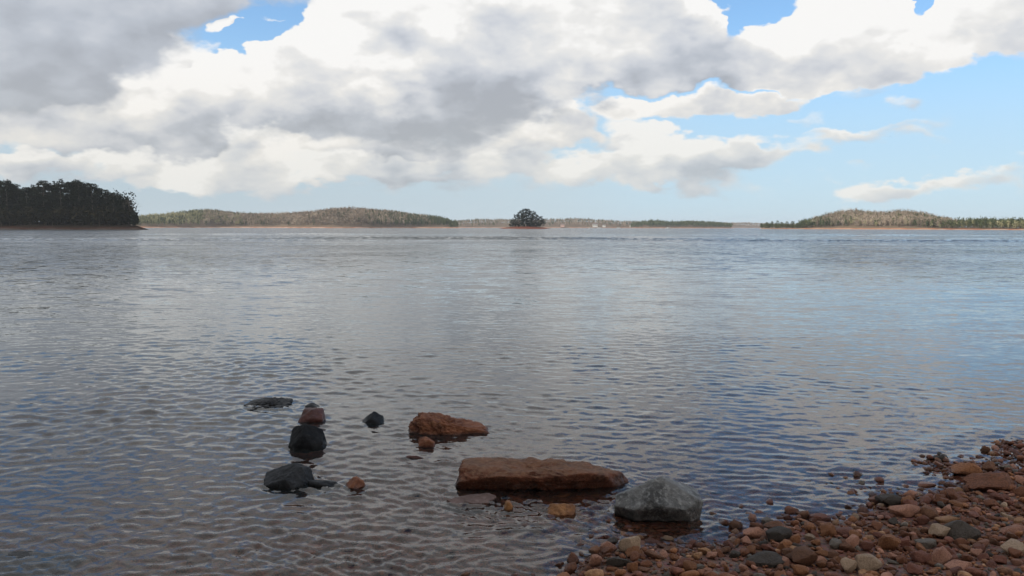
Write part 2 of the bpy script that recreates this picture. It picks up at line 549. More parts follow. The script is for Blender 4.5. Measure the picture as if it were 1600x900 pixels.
def axis(lo, hi, step, far):
    c = list(np.arange(lo, hi, step))
    d, x = step, hi
    up_, x = [], hi
    while x < far:
        up_.append(x)
        d *= 1.22
        x += d
    up_.append(far)
    dn_, d, x = [], step, lo
    while x > -far:
        d *= 1.22
        x -= d
        dn_.append(max(x, -far))
    return np.array(dn_[::-1] + c + up_)


def build_ground():
    ax = axis(-7, 8, .06, 7500)
    ay = axis(-2, 11, .06, 7500)
    gx, gy = np.meshgrid(ax, ay)
    z = bed_z(gx, gy)
    v = np.stack([gx.ravel(), gy.ravel(), z.ravel()], 1)
    nx, ny = len(ax), len(ay)
    i = np.arange(nx * ny).reshape(ny, nx)
    f = np.stack([i[:-1, :-1], i[:-1, 1:], i[1:, 1:], i[1:, :-1]], -1).reshape(-1, 4)
    m, g = material('wet_clay_gravel')
    geo = g.n('ShaderNodeNewGeometry')
    P = geo.outputs['Position']
    n1 = g.noise(P, 3.0, 5, .6)
    n2 = g.noise(P, 22.0, 5, .65)
    vo = g.n('ShaderNodeTexVoronoi', {'Vector': P, 'Scale': 42.0, 'Detail': 1.0})
    c = g.mix(n1, (.13, .060, .040), (.23, .105, .066))
    c = g.mix(g.rng(n2, .45, .7), c, (.05, .028, .022))
    c = g.mix(.35, c, g.mix(1.0, c, vo.outputs['Color'], 'MULTIPLY'))
    h = g.m('ADD', g.m('MULTIPLY', n2, .6), g.m('MULTIPLY', vo.outputs['Distance'], -.5))
    bp = g.n('ShaderNodeBump', {'Strength': .7, 'Distance': .02, 'Height': h})
    b = g.n('ShaderNodeBsdfPrincipled', {'Base Color': c, 'Roughness': .7, 'Normal': bp.outputs[0]})
    o = g.n('ShaderNodeOutputMaterial')
    g.link(b.outputs[0], o.inputs[0])
    tag(mesh_obj('ground', v, f, m), kind='structure')


build_ground()


# ------------------------------------------------------------------ water
def build_water():
    a_f = np.arange(-41, 41.01, .145)
    a_l = np.array([-115, -95, -80, -68, -58, -51, -46, -43])
    ang = np.radians(np.concatenate([a_l, a_f, -a_l[::-1]]))
    r, rr = 1.5, []
    while r < 7000:
        rr.append(r)
        k = .0042 if r < 30 else (.0052 if r < 150 else .03)
        if r < 2.6:
            k = .01
        r *= 1 + k
    rr = np.array(rr)
    A, RR = np.meshgrid(ang, rr)
    x, y = RR * np.sin(A), RR * np.cos(A)
    s = shore_s(x, y)
    rg = np.random.default_rng(11)
    z = np.zeros_like(x)
    n = 230
    lam = np.exp(rg.uniform(np.log(.045), np.log(1.7), n))
    spacing = RR * .0047
    gust = .80 + .40 * np.sin(x * .21 + 1.0 + .6 * np.sin(y * .13)) * np.sin(y * .17 + .4 * np.sin(x * .11))
    gust = gust * (.85 + .40 * np.sin(x * .9 + 2 * np.sin(y * .7)) * np.sin(y * 1.1 + 1.5 * np.sin(x * .6)))
    wx = .35 * np.sin(y * .55 + 1.1) + .25 * np.sin(x * .8 + y * .3)
    wy = .35 * np.sin(x * .45) + .2 * np.sin(y * .9 - x * .25 + 2)
    lmed = np.log(np.clip(.085 + .0135 * np.maximum(s, 0), .075, .42))     # the chop lengthens away from the shore
    tot = np.zeros_like(x)
    for i in range(n):
        L = lam[i]
        th = rg.normal(0, .40) + (.70 if i % 3 == 0 else -.28)
        # crests run across the view, waves travel towards the shore
        kx, ky = math.sin(th + .10), -math.cos(th + .10)
        k = 2 * math.pi / L
        w_ = np.exp(-((math.log(L) - lmed) / .80) ** 2)
        tot += w_ * w_ * .5
        ph = k * (kx * (x + wx * .6) + ky * (y + wy * .5)) + rg.uniform(0, 6.28)
        wgt = np.clip((L / spacing - 2.2) / 2.5, 0, 1)
        c = np.cos(ph)
        z += w_ / k * wgt * (c + .32 * (2 * c * c - 1))
    q_ = np.clip((RR - 9) / 8, 0, 1)
    z *= (.138 + .014 * np.clip((s - 1.5) / 2, 0, 1)) * (1 - .58 * q_ * q_ * (3 - 2 * q_)) / np.sqrt(tot)
    shoal = np.clip((s + .25) / .9, .18, 1.0)
    z *= gust * shoal
    # small lapping wavelets along the edge
    lap = .012 * np.exp(-((s - .16) / .16) ** 2) + .010 * np.exp(-((s - .62) / .18) ** 2)
    z += lap * (.5 + .5 * np.sin(x * 5.0 + 2 * np.sin(y * 3)))
    z += .004 * np.exp(-(s / .8) ** 2) * np.sin(x * 23 + 3 * np.sin(y * 17)) * np.sin(y * 29 + 2 * np.sin(x * 13))
    # rings and wash round the rocks
    for (cx, cy, rad, am) in ROCK_WASH:
        dd = np.hypot(x - cx, (y - cy) * 1.5)
        e = np.exp(-((dd - rad) / (rad * .9 + .1)) ** 2)
        e = e * (dd < 2.5)
        z += am * .22 * e * np.sin(dd * 2 * math.pi / .17 + 3.5 * np.sin(x * 5 + y * 7))
        z += am * .40 * e * np.sin(x * 37 + y * 21 + 3 * np.sin(y * 25 + x * 9)) + am * .30 * e * np.sin(y * 61 - x * 19 + 3 * np.sin(x * 31))
    # the long wake that crosses the lake
    for (d0, wd, am) in ((134.0, 3.6, .40), (118.0, 2.8, .22), (152.0, 3.4, .26), (205.0, 6.0, .35), (92.0, 2.2, .05)):
        yy = y - (d0 + x * .012 + 1.5 * np.sin(x * .035) + .6 * np.sin(x * .11 + d0))
        z += am * (.65 + .45 * np.sin(x * .05 + d0)) * np.exp(-(yy / wd) ** 2) * np.cos(yy / wd * 2.2)
    v = np.stack([x.ravel(), y.ravel(), z.ravel()], 1)
    nr, na = x.shape
    i = np.arange(nr * na).reshape(nr, na)
    f = np.stack([i[:-1, :-1], i[1:, :-1], i[1:, 1:], i[:-1, 1:]], -1).reshape(-1, 4)
    f = f[:, ::-1]
    # leave out what lies deep under the beach
    sq = s.ravel()[f].max(1)
    f = f[(sq > -.9)]
    m, g = material('lake_water')
    geo = g.n('ShaderNodeNewGeometry')
    P = geo.outputs['Position']
    att = g.n('ShaderNodeAttribute', attribute_name='murk')
    dist = g.n('ShaderNodeAttribute', attribute_name='far')
    # ripples too fine for the mesh: random facet slopes, stretched along the crests
    Pa = g.n('ShaderNodeMapping', {'Vector': P, 'Rotation': (0, 0, R(-5)), 'Scale': (.42, 1.0, 1.0)}).outputs[0]
    c1 = g.noise(Pa, 14.0, 4, .60, .6, out='Color')
    c2 = g.noise(Pa, 2.2, 4, .62, .7, out='Color')
    c3 = g.noise(P, .07, 4, .6, .3, out='Fac')
    patch = g.rng(c3, .34, .66, .60, 1.25)
    fr = dist.outputs['Fac']
    a1 = g.rng(fr, 0, 1, .22, .70, smooth=False)
    a2 = g.rng(fr, 0, 1, .06, 1.40, smooth=False)
    sl = g.v('ADD', g.v('SCALE', g.v('SUBTRACT', c1, (.5, .5, .5)), scale=a1),
             g.v('SCALE', g.v('SUBTRACT', c2, (.5, .5, .5)), scale=a2))
    sl = g.v('MULTIPLY', g.v('SCALE', sl, scale=patch), (.7, 1.0, 0))
    lee = g.n('ShaderNodeCombineXYZ', {1: g.m('MULTIPLY', fr, -.07)}).outputs[0]     # steeper lee faces look at the shore
    Nn = g.v('NORMALIZE', g.v('ADD', g.v('ADD', geo.outputs['Normal'], sl), lee))
    fz = g.n('ShaderNodeFresnel', {'IOR': 1.333, 'Normal': Nn})
    gl = g.n('ShaderNodeBsdfGlossy', {'Color': (.96, .97, .98), 'Roughness': .045, 'Normal': Nn})
    rf = g.n('ShaderNodeBsdfRefraction', {'Color': (.96, .82, .72), 'IOR': 1.333, 'Roughness': .0, 'Normal': Nn})
    df = g.n('ShaderNodeBsdfDiffuse', {'Color': (.032, .039, .041)})
    body = g.n('ShaderNodeMixShader', {0: att.outputs['Fac'], 1: rf.outputs[0], 2: df.outputs[0]})
    sh = g.n('ShaderNodeMixShader', {0: fz.outputs[0], 1: body.outputs[0], 2: gl.outputs[0]})
    o = g.n('ShaderNodeOutputMaterial')
    g.link(sh.outputs[0], o.inputs[0])
    ob = mesh_obj('water', v, f, m)
    depth = np.maximum(-bed_z(x, y), 0).ravel()
    mk = 1 - np.exp(-depth * 1.35)
    at = ob.data.attributes.new('murk', 'FLOAT', 'POINT')
    at.data.foreach_set('value', mk.astype(np.float32))
    at = ob.data.attributes.new('far', 'FLOAT', 'POINT')
    at.data.foreach_set('value', (np.clip(np.log(np.maximum(RR, 7) / 7) / math.log(9), 0, 1) ** 2.4).ravel().astype(np.float32))
    tag(ob, kind='structure')


# ------------------------------------------------------------------ rocks
def poly_rock(planes, dims, sub=6, sharp=26.0, nz=(.035, 3.0, 6, .5), nz2=None, seed=1.0, shift=(0, 0, 0)):
    """star-shaped rock: soft minimum of planes given in a +-1 box, then scaled and roughened"""
    d, f = ICO[sub]
    pl = np.array(planes, float)
    nn = pl[:, :3] / np.linalg.norm(pl[:, :3], axis=1)[:, None]
    den = d @ nn.T
    inv = np.maximum(den, 1e-4) / pl[:, 3]
    r = 1.0 / (np.sum(inv ** sharp, 1) ** (1 / sharp))
    r = np.minimum(r, 2.2)
    v = d * r[:, None] * np.array(dims)
    mean = float(np.mean(dims))
    a, s, o, ro = nz
    h = vnoise(v / mean, s, o, ro, seed)
    nrm = v / np.linalg.norm(v, axis=1)[:, None]
    v = v + nrm * (h * a * mean)[:, None]
    if nz2:
        a, s, o, ro = nz2
        h = np.abs(vnoise(v / mean, s, o, ro, seed + 3))
        v = v - nrm * (h * a * mean)[:, None]
    return v + np.array(shift), f


def rand_planes(rg, n=12, lo=.62, hi=1.0, zlo=None):
    p = []
    for i in range(n):
        while True:
            q = rg.normal(size=3)
            q /= np.linalg.norm(q)
            if all(np.dot(q, np.array(w[:3])) < .80 for w in p):
                break
            if rg.random() < .02:
                break
        p.append((*q, rg.uniform(lo, hi)))
    for q in ((1, 0, 0), (-1, 0, 0), (0, 1, 0), (0, -1, 0), (0, 0, 1), (0, 0, -1)):
        p.append((*q, 1.0))
    return p


ROCK_WASH = []
HEROES = []


def place_rock(name, label, mat, px0, px1, py_wl, height, depth, planes=None, below=.12, rz=0.0, seed=1, group='rocks standing out of the shallow water',
               cat='rock', nz=(.07, 2.4, 7, .55), nz2=None, sharp=40, wash=.004, sub=4, base_z=0.0, n=12, tilt=(0, 0), lift=0.0):
    """px0..px1 : extent in the photo, py_wl : its waterline on the near side; height above and below the water"""
    c = ground((px0 + px1) / 2, py_wl, base_z)
    dist = math.hypot(c.x, c.y)
    wid = (px1 - px0) / F * (c.y + depth * .5)
    u = Vector((c.x, c.y, 0)).normalized()
    ctr = c + u * depth * .5
    hz = (height + below) / 2
    rg = np.random.default_rng(seed)
    pl = planes or rand_planes(rg, n)
    v, f = poly_rock(pl, (wid / 2, depth / 2, hz), sub=sub, sharp=sharp, nz=nz, nz2=nz2, seed=seed * 1.37)
    o = mesh_obj(name, v, f, mat)
    o.location = (ctr.x, ctr.y, base_z + (height - below) / 2 + lift)
    o.rotation_euler = (R(tilt[0]), R(tilt[1]), rz)
    tag(o, label, cat, group)
    if wash:
        ROCK_WASH.append((ctr.x, ctr.y, max(wid, depth) * .5, wash))
    return o


BIG = dict(sub=6)
place_rock('boulder', 'long rust brown slab lying flat, the largest rock in the shallow water', M_SLAB, 709, 966, 772, .150, .46,
           planes=[(0, -.10, 1, .92), (.16, -.05, 1, .93), (-1, .05, .06, .97), (-.16, -1, -.34, .62), (.42, -1, -.28, .66), (.10, 1, .1, .72), (.62, 1, .25, .86),
                   (.95, -.1, .75, 1.02), (1, -.3, .1, 1.0), (0, 0, -1, .8), (0, -.65, .8, 1.02), (-.7, -.6, .35, 1.06), (-.3, -.5, 1, 1.05)],
           below=.10, sharp=40, nz=(.085, 2.6, 8, .6), nz2=(.05, 4, 5, .55), seed=3, wash=.006, lift=.01, **BIG)
place_rock('boulder', 'angular grey boulder with a bright peak, standing at the edge of the pebble beach', M_GREY, 958, 1099, 820, .285, .34,
           planes=[(-.66, -.36, .66, .64), (.20, -.62, .76, .64), (.60, -.06, .80, .74), (0, .7, .7, .8), (-.55, .2, .82, .72), (-.08, -.86, -.50, .66), (-.8, -.5, -.3, .86), (1, 0, -.1, .96),
                   (.75, -.65, -.1, .92), (-1, .1, .05, .98), (0, 1, 0, .9), (0, 0, -1, .8), (-.35, -.85, .40, .82)],
           below=.12, sharp=90, nz=(.030, 3.2, 8, .6), nz2=(.025, 4, 4, .5), seed=8, wash=.005, **BIG)
place_rock('rock', 'rough rust red rock with a high knob on its left end, behind the long slab', M_RUST, 636, 754, 681, .195, .36,
           planes=[(.46, -.10, 1, .43), (-1, 0, .1, .95), (-.35, -.4, .9, .80), (0, 1, .2, .8), (-.2, -1, .15, .72), (.35, -1, .2, .70), (1, .1, .45, .98), (-.7, -.7, .2, .85), (0, 0, -1, .7), (-.75, 0, .7, .92)],
           below=.12, sharp=18, nz=(.16, 3.0, 8, .6), nz2=(.08, 6, 4, .5), seed=12, wash=.006, **BIG)
place_rock('rock', 'small rusty knob of rock in front of the rough rust red rock', M_RUST, 654, 681, 699, .085, .12, seed=21, nz=(.12, 2.4, 6, .55), wash=.003)
place_rock('rock', 'rounded black boulder with a faceted top, left in the shallow water', M_BLACK, 451, 506, 703, .205, .26,
           planes=[(-.66, -.4, .64, .66), (.58, -.42, .70, .68), (.1, .4, .9, .85), (-1, -.1, .15, .95), (1, 0, .25, .93), (0, -1, .1, .85), (0, 1, .2, .85), (.7, -.6, .0, .95), (-.7, -.7, 0, .95), (0, 0, -1, .8)],
           below=.12, sharp=26, nz=(.05, 2.2, 7, .5), seed=30, wash=.006, sub=6)
place_rock('rock', 'dark maroon rock touching the back of the rounded black boulder', M_MAROON, 467, 507, 661, .125, .20, seed=42, nz=(.08, 2.4, 6, .5),
           planes=[(-.35, -.6, .75, .72), (.5, -.4, .8, .80), (0, 0, 1, .9), (-1, 0, .3, .92), (1, 0, .2, .95), (0, -1, .1, .9), (0, 1, 0, .9), (0, 0, -1, .8), (.5, -.8, -.3, .8)], wash=.005)
place_rock('rock', 'low black rock like a fin, alone between the maroon and rust red rocks', M_BLACK, 565, 600, 663, .10, .22, seed=47,
           planes=[(-.62, -.2, .8, .62), (.5, -.3, .85, .66), (0, 1, .3, .8), (0, -1, .3, .8), (1, 0, .1, .95), (-1, 0, .1, 1.0), (0, 0, -1, .8)], nz=(.05, 2.4, 6, .5), wash=.005)
place_rock('rock', 'flat dark rock awash with broken water, farthest left of the rocks', M_BLACK, 378, 458, 641, .050, .55, seed=51,
           planes=[(-.35, -.2, 1, .66), (.2, -.2, 1, .70), (0, -.7, .8, .8), (-1, 0, .2, .96), (1, 0, .3, .95), (0, -1, .1, .92), (0, 1, .1, .9), (0, 0, -1, .8)],
           nz=(.14, 3.2, 7, .55), nz2=(.10, 5, 4, .5), wash=.007, sub=6)
place_rock('rock', 'thin dark ledge just breaking the surface behind the maroon rock', M_SLATE, 471, 508, 638, .022, .22, seed=55, nz=(.06, 2.4, 6, .5), wash=.004)
place_rock('rock', 'slate grey wedge of rock with a sloping left side, nearest the left', M_SLATE, 413, 483, 763, .140, .30, seed=61,
           planes=[(-.42, -.25, .9, .50), (.10, -.55, .85, .78), (1, -.1, .2, .92), (.7, -.6, .4, .90), (-1, -.2, .1, 1.0), (-.2, -1, .1, .85), (0, 1, .1, .85), (0, 0, -1, .8), (.3, .2, 1, .96)],
           below=.12, sharp=34, nz=(.07, 2.4, 7, .5), nz2=(.05, 5, 4, .5), wash=.007, sub=6)
place_rock('rock', 'low dark ridge of rock between the slate wedge and the orange brown rock', M_SLATE, 482, 535, 760, .028, .16, seed=66, nz=(.08, 2.4, 6, .5), wash=.003)
place_rock('rock', 'small orange brown rock awash right of the slate grey wedge', M_RUST, 532, 577, 764, .065, .17, seed=71, nz=(.10, 2.4, 6, .5), wash=.005)
place_rock('rock', 'short thin reddish sliver of rock floating level left of the long slab', M_MAROON, 626, 662, 717, .018, .05, seed=75, nz=(.04, 2.4, 6, .5), wash=0, below=.04)
place_rock('rock', 'mauve slab half sunk under the left end of the long slab', M_MAUVE, 698, 770, 794, .024, .34, seed=80,
           planes=[(.25, -.35, 1, .72), (-1, .2, .2, .9), (1, 0, .1, .95), (.6, -1, .1, .8), (-.5, -1, .1, .9), (0, 1, .1, .9), (0, 0, -1, .8), (-.5, .4, .8, .85)], below=.10, wash=.004, sub=6, rz=R(-26), nz=(.06, 2.4, 7, .5))
place_rock('rock', 'tiny amber stone in the water against the mauve slab', M_AMBER, 783, 804, 796, .045, .09, seed=86, wash=.002)
place_rock('rock', 'amber yellow rock alone in the water between the long slab and the grey boulder', M_AMBER, 853, 901, 808, .070, .15, seed=91, wash=.004, sub=6,
           planes=[(-.3, -.5, .8, .78), (.4, -.6, .7, .8), (0, .3, 1, .9), (-1, 0, .35, .95), (1, -.1, .2, .95), (0, -1, 0, .9), (0, 1, 0, .9), (0, 0, -1, .8)])
place_rock('rock', 'flat brown stone sunk just under the surface in front of the amber rock', M_MAUVE, 786, 852, 832, .012, .24, seed=96, wash=.002, sub=6)
place_rock('rock', 'small tan stone in the still water at the foot of the grey boulder', STONE_MATS['tan'], 963, 986, 838, .03, .08, seed=99, wash=0)
place_rock('rock', 'reddish stone showing under the ripples above the orange brown rock', M_MAROON, 575, 612, 738, .004, .14, seed=103, wash=0)
place_rock('rock', 'dark flat rock awash in the bottom left corner', M_SLATE, -40, 108, 893, .012, .34, seed=107, wash=.004, sub=6,
           planes=[(-.2, -.2, 1, .75), (.3, -.1, 1, .72), (-1, 0, .2, .96), (1, 0, .2, .95), (0, -1, .1, .92), (0, 1, .1, .9), (0, 0, -1, .8)])
place_rock('rock', 'wide brown rock under the wavelets at the bottom edge, left of the beach', M_RUST, 400, 520, 876, .008, .30, seed=111, wash=.006, sub=6)
place_rock('rock', 'dark brown sunken rock in the bottom edge wash, right of the wide brown one', M_MAROON, 560, 660, 898, .006, .24, seed=117, wash=.006, sub=6)
build_water()

# ------------------------------------------------------------------ beach stones
STONE_MESH = {}
for kind_, (dims_, ks) in {'flat': ((1, .72, .42), range(7)), 'blocky': ((1, .82, .70), range(7)), 'long': ((1, .48, .45), range(6)), 'rounded': ((1, .85, .62), range(6))}.items():
    STONE_MESH[kind_] = []
    for k in ks:
        rg = np.random.default_rng(1000 + k + 37 * len(kind_))
        sharp_ = 16 if kind_ == 'rounded' else 46
        pl = rand_planes(rg, 10, .52 if kind_ != 'rounded' else .76, .95)
        v_, f_ = poly_rock(pl, dims_, sub=3, sharp=sharp_, nz=(.075, 1.6, 5, .55), seed=k + 2.3)
        ext = v_.max(0) - v_.min(0)
        v_ = (v_ - (v_.max(0) + v_.min(0)) / 2) * (2.0 / ext[0])
        v1_, f1_ = poly_rock(pl, dims_, sub=2, sharp=sharp_, nz=(.06, 1.7, 4, .5), seed=k + 2.3)
        v1_ = (v1_ - (v1_.max(0) + v1_.min(0)) / 2) * (2.0 / ext[0])
        me_ = bpy.data.meshes.new('stone_' + kind_)
        me_.from_pydata([tuple(q) for q in v_], [], [tuple(int(i) for i in q) for q in f_])
        for p in me_.polygons:
            p.use_smooth = True
        me_.set_sharp_from_angle(angle=R(38))
        me_.materials.append(STONE_MATS['brown'])
        STONE_MESH[kind_].append((me_, v1_, f1_, abs(v_[:, 2].min()), abs(v_[:, 1]).max()))


def project(p):
    q = cam.matrix_world.inverted() @ Vector(p)
    return 800 + F * q.x / -q.z, 450 - F * q.y / -q.z


def add_stone(shape, k, colour, x, y, z, rad, rz, rx=0.0, ry=0.0, name='stone'):
    me = STONE_MESH[shape][k][0]
    o = bpy.data.objects.new(name, me)
    COL.objects.link(o)
    o.material_slots[0].link = 'OBJECT'
    o.material_slots[0].material = STONE_MATS[colour]
    o.location = (x, y, z)
    o.rotation_euler = (rx, ry, rz)
    o.scale = (rad, rad, rad)
    return o


# landmark stones, each where the photo has it : px, py(base), width px, shape, variant, colour, squash, rz, label, short name
LANDMARKS = [
    (1546, 770, 74, 'blocky', 1, 'rust brown', .65, 10, 'large rust brown wedge of rock at the right edge of the beach', 'large rust wedge'),
    (1508, 744, 44, 'blocky', 3, 'orange brown', .8, -15, 'orange brown wedge stone at the waterline above the large rust wedge', 'orange wedge'),
    (1446, 764, 40, 'flat', 0, 'pinkish', .8, 8, 'flat pink stone at the waterline left of the large rust wedge', 'flat pink waterline stone'),
    (1391, 792, 42, 'rounded', 2, 'dark grey', .9, 0, 'dark wet rounded stone where the water laps the beach', 'dark lapped stone'),
    (1415, 808, 44, 'rounded', 1, 'pinkish', .8, 12, 'long pink rounded stone right of the dark wet stone', 'long pink rounded stone'),
    (1450, 812, 32, 'blocky', 2, 'brown', .9, 30, 'blunt brown stone against the right end of the long pink stone', 'blunt brown stone'),
    (1480, 818, 42, 'long', 1, 'tan', .8, 4, 'long flat tan stone in the middle of the beach', 'long tan stone'),
    (1389, 861, 38, 'blocky', 5, 'orange brown', 1.15, 3, 'upright box shaped orange brown stone in the middle of the pebbles', 'box shaped orange stone'),
    (1467, 842, 30, 'blocky', 0, 'pale', 1.1, 25, 'pale broken block leaning on the big grey stone', 'pale broken block'),
    (1496, 846, 60, 'blocky', 4, 'dark grey', .8, -12, 'big dark grey stone right of the pale broken block', 'big grey stone'),
    (1446, 856, 42, 'flat', 3, 'grey', .8, -4, 'flat grey stone left of the big grey stone', 'flat grey stone'),
    (1195, 887, 60, 'flat', 4, 'dark grey', .75, 6, 'long flat dark stone near the bottom of the beach', 'long flat dark stone'),
    (1357, 893, 40, 'rounded', 4, 'pale', 1.0, -10, 'pale round stone at the bottom of the beach below the box shaped one', 'pale round stone'),
    (1325, 897, 24, 'blocky', 6, 'pale', 1.3, 40, 'upright pale stone left of the pale round stone', 'upright pale stone'),
    (1441, 882, 32, 'blocky', 2, 'dull red', .9, 5, 'brick red block among the lower pebbles', 'brick red block'),
    (1497, 892, 48, 'flat', 1, 'pinkish', .9, 15, 'broad pinkish stone right of the brick red block', 'broad pinkish stone'),
    (1306, 858, 26, 'rounded', 0, 'grey', .9, 60, 'round grey stone below the left of the box shaped one', 'round grey stone'),
    (1318, 838, 42, 'flat', 5, 'dull red', .8, 4, 'flat dull red stone midway up the beach', 'flat dull red stone'),
    (1177, 842, 36, 'blocky', 3, 'pinkish', .9, 0, 'pink topped stone at the left waterline of the pebble beach', 'pink topped waterline stone'),
    (1216, 846, 42, 'rounded', 3, 'dark grey', .9, 20, 'dark round stone right of the pink topped waterline stone', 'dark waterline stone'),
    (1135, 892, 20, 'long', 2, 'orange brown', 1.5, 80, 'upright orange stone left of the long flat dark stone', 'upright orange stone'),
    (1255, 887, 40, 'blocky', 6, 'brown', .9, 12, 'stout brown stone right of the long flat dark stone', 'stout brown stone'),
    (990, 872, 26, 'blocky', 1, 'orange brown', 1.2, 35, 'small tilted orange stone at the waterline below the grey boulder', 'tilted orange stone'),
    (930, 886, 26, 'blocky', 5, 'pinkish', 1.3, 50, 'upright pinkish stone near the bottom left tip of the beach', 'upright pinkish stone'),
    (970, 886, 48, 'long', 0, 'dark grey', .8, -8, 'black wet long stone at the bottom left tip of the beach', 'black wet stone'),
    (893, 866, 32, 'long', 3, 'orange brown', .8, 2, 'orange sliver of stone awash at the left tip of the beach', 'orange sliver'),
    (948, 864, 30, 'blocky', 4, 'pinkish', .9, 10, 'pinkish stone in the shallows left of the tilted orange stone', 'pinkish shallow stone'),
    (1582, 868, 40, 'rounded', 5, 'pale', .8, 5, 'smooth pale stone against the right frame edge of the beach', 'smooth pale stone'),
    (1583, 835, 46, 'flat', 6, 'pinkish', .8, 5, 'wide pink flat stone at the right, above the smooth pale stone', 'wide pink flat stone'),
    (1280, 815, 34, 'rounded', 3, 'dull red', .7, 15, 'dull red stone half in the water on the upper beach edge', 'half drowned red stone'),
]
rb = np.random.default_rng(77)
LM = []
placed = []      # x, y, radius
for (px, py, wpx, shp, k, colr, sq, rzd, lab, short) in LANDMARKS:
    z0 = 0.05
    for _ in range(4):
        p = ground(px, py, z0)
        z0 = float(bed_z(np.array(p.x), np.array(p.y)))
    rad = wpx / F * p.y / 2
    k %= len(STONE_MESH[shp])
    zmin, yr = STONE_MESH[shp][k][3:]
    u = Vector((p.x, p.y, 0)).normalized()
    c = p + u * rad * yr * .8
    z0 = float(bed_z(np.array(c.x), np.array(c.y)))
    o = add_stone(shp, k, colr, c.x, c.y, z0 + zmin * rad * sq * .62, rad, R(rzd), rb.normal(0, .06), rb.normal(0, .06))
    o.scale = (rad, rad, rad * sq)
    tag(o, lab, 'stone', 'stones on the pebble beach')
    placed.append((c.x, c.y, rad * .85))
    LM.append((px, py, wpx, short))

cells = {}
CS = .2


def cell_add(x, y, r):
    cells.setdefault((int(x // CS), int(y // CS)), []).append((x, y, r))


def cell_ok(x, y, r, tight):
    cx, cy = int(x // CS), int(y // CS)
    for i in (-1, 0, 1):
        for j in (-1, 0, 1):
            for (a, b, q) in cells.get((cx + i, cy + j), ()):
                if (a - x) ** 2 + (b - y) ** 2 < (tight * (q + r)) ** 2:
                    return False
    return True


for q in placed:
    cell_add(*q)
boulder_c = ground(1027, 805)
cell_add(boulder_c.x, boulder_c.y + .12, .24)

rows = []     # x, y, z, r, shape, k, colour, rz
SHN = list(STONE_MESH)
for (n_try, r0, r1, tight, smax) in ((300, .044, .058, .80, .05), (2000, .030, .044, .78, .5), (7000, .022, .032, .78, 1.1), (14000, .014, .022, .76, 1.5)):
    for _ in range(n_try):
        x = rb.uniform(-2.6, 5.2)
        y = rb.uniform(2.6, 8.2)
        s = float(shore_s(np.array(x), np.array(y)))
        if s > smax * (.25 + .75 * rb.random() ** 1.6) or s < -2.6:
            continue
        r = rb.uniform(r0, r1)
        if not cell_ok(x, y, r, tight):
            continue
        cell_add(x, y, r)
        shp = SHN[rb.choice(4, p=[.36, .40, .16, .08])]
        k = int(rb.integers(len(STONE_MESH[shp])))
        colr = KN[rb.choice(len(KN), p=KW / KW.sum())]
        zb = float(bed_z(np.array(x), np.array(y)))
        rows.append((x, y, zb, r * 1.16, shp, k, colr, rb.uniform(0, 6.28), s))

# how large each one shows, to pick the individuals
info = []
for i, rw in enumerate(rows):
    px, py = project((rw[0], rw[1], rw[2] + rw[3] * .4))
    inside = 5 < px < 1595 and py < 893
    if rw[8] > .22 and rw[2] < -.02 and rw[3] < .05:
        inside = False
    info.append((px, py, rw[3] / math.hypot(rw[0], rw[1]) * F * 2 if inside else 0.0))
rank = sorted(range(len(rows)), key=lambda i: -info[i][2])
single = set(i for i in rank[:262] if info[i][2] > 0)


def size_word(w):
    return 'big' if w > 38 else ('small' if w < 26 else 'medium')


def where_word(dx, dy, w):
    a = math.degrees(math.atan2(-dy, dx)) % 360
    return ['right of', 'behind and right of', 'directly behind', 'behind and left of', 'left of', 'below and left of',
            'directly below', 'below and right of'][int(((a + 22.5) % 360) // 45)]


used_labels = {}
for i in sorted(single, key=lambda q: (-info[q][2], q)):
    x, y, zb, r, shp, k, colr, rz, s = rows[i]
    px, py, w = info[i]
    near = sorted(LM, key=lambda L: math.hypot((L[0] - px), (L[1] - L[2] * .25 - py) * 1.5))
    a = near[0]
    rel = where_word(px - a[0], py - a[1] + a[2] * .25, w)
    cands = [f"{size_word(w)} {colr} {shp} stone {rel} the {a[3]}"]
    dist_w = math.hypot(px - a[0], py - a[1])
    adj = 'close ' if dist_w < 40 else 'farther '
    cands.append(f"{size_word(w)} {colr} {shp} stone {adj}{rel} the {a[3]}")
    for b in near[1:7]:
        rel_b = where_word(px - b[0], py - b[1] + b[2] * .25, w)
        cands.append(f"{colr} {shp} stone {rel} the {a[3]}, {rel_b} the {b[3]}")
        cands.append(f"{size_word(w)} {colr} {shp} stone between the {a[3]} and the {b[3]}")
    lab = next((c for c in cands if c not in used_labels and len(c.split()) <= 16), cands[0])
    used_labels[lab] = 1
    zmin = STONE_MESH[shp][k][3]
    o = add_stone(shp, k, colr, x, y, zb + zmin * r * rb.uniform(.45, .95), r, rz, rb.normal(0, .2), rb.normal(0, .2))
    tag(o, lab, 'stone', 'stones on the pebble beach')


def euler_mats(rx, ry, rz):
    cx, sx, cy, sy, cz, sz = np.cos(rx), np.sin(rx), np.cos(ry), np.sin(ry), np.cos(rz), np.sin(rz)
    m = np.empty((len(rx), 3, 3))
    m[:, 0] = np.stack([cy * cz, sx * sy * cz - cx * sz, cx * sy * cz + sx * sz], 1)
    m[:, 1] = np.stack([cy * sz, sx * sy * sz + cx * cz, cx * sy * sz - sx * cz], 1)
    m[:, 2] = np.stack([-sy, sx * cy, cx * cy], 1)
    return m


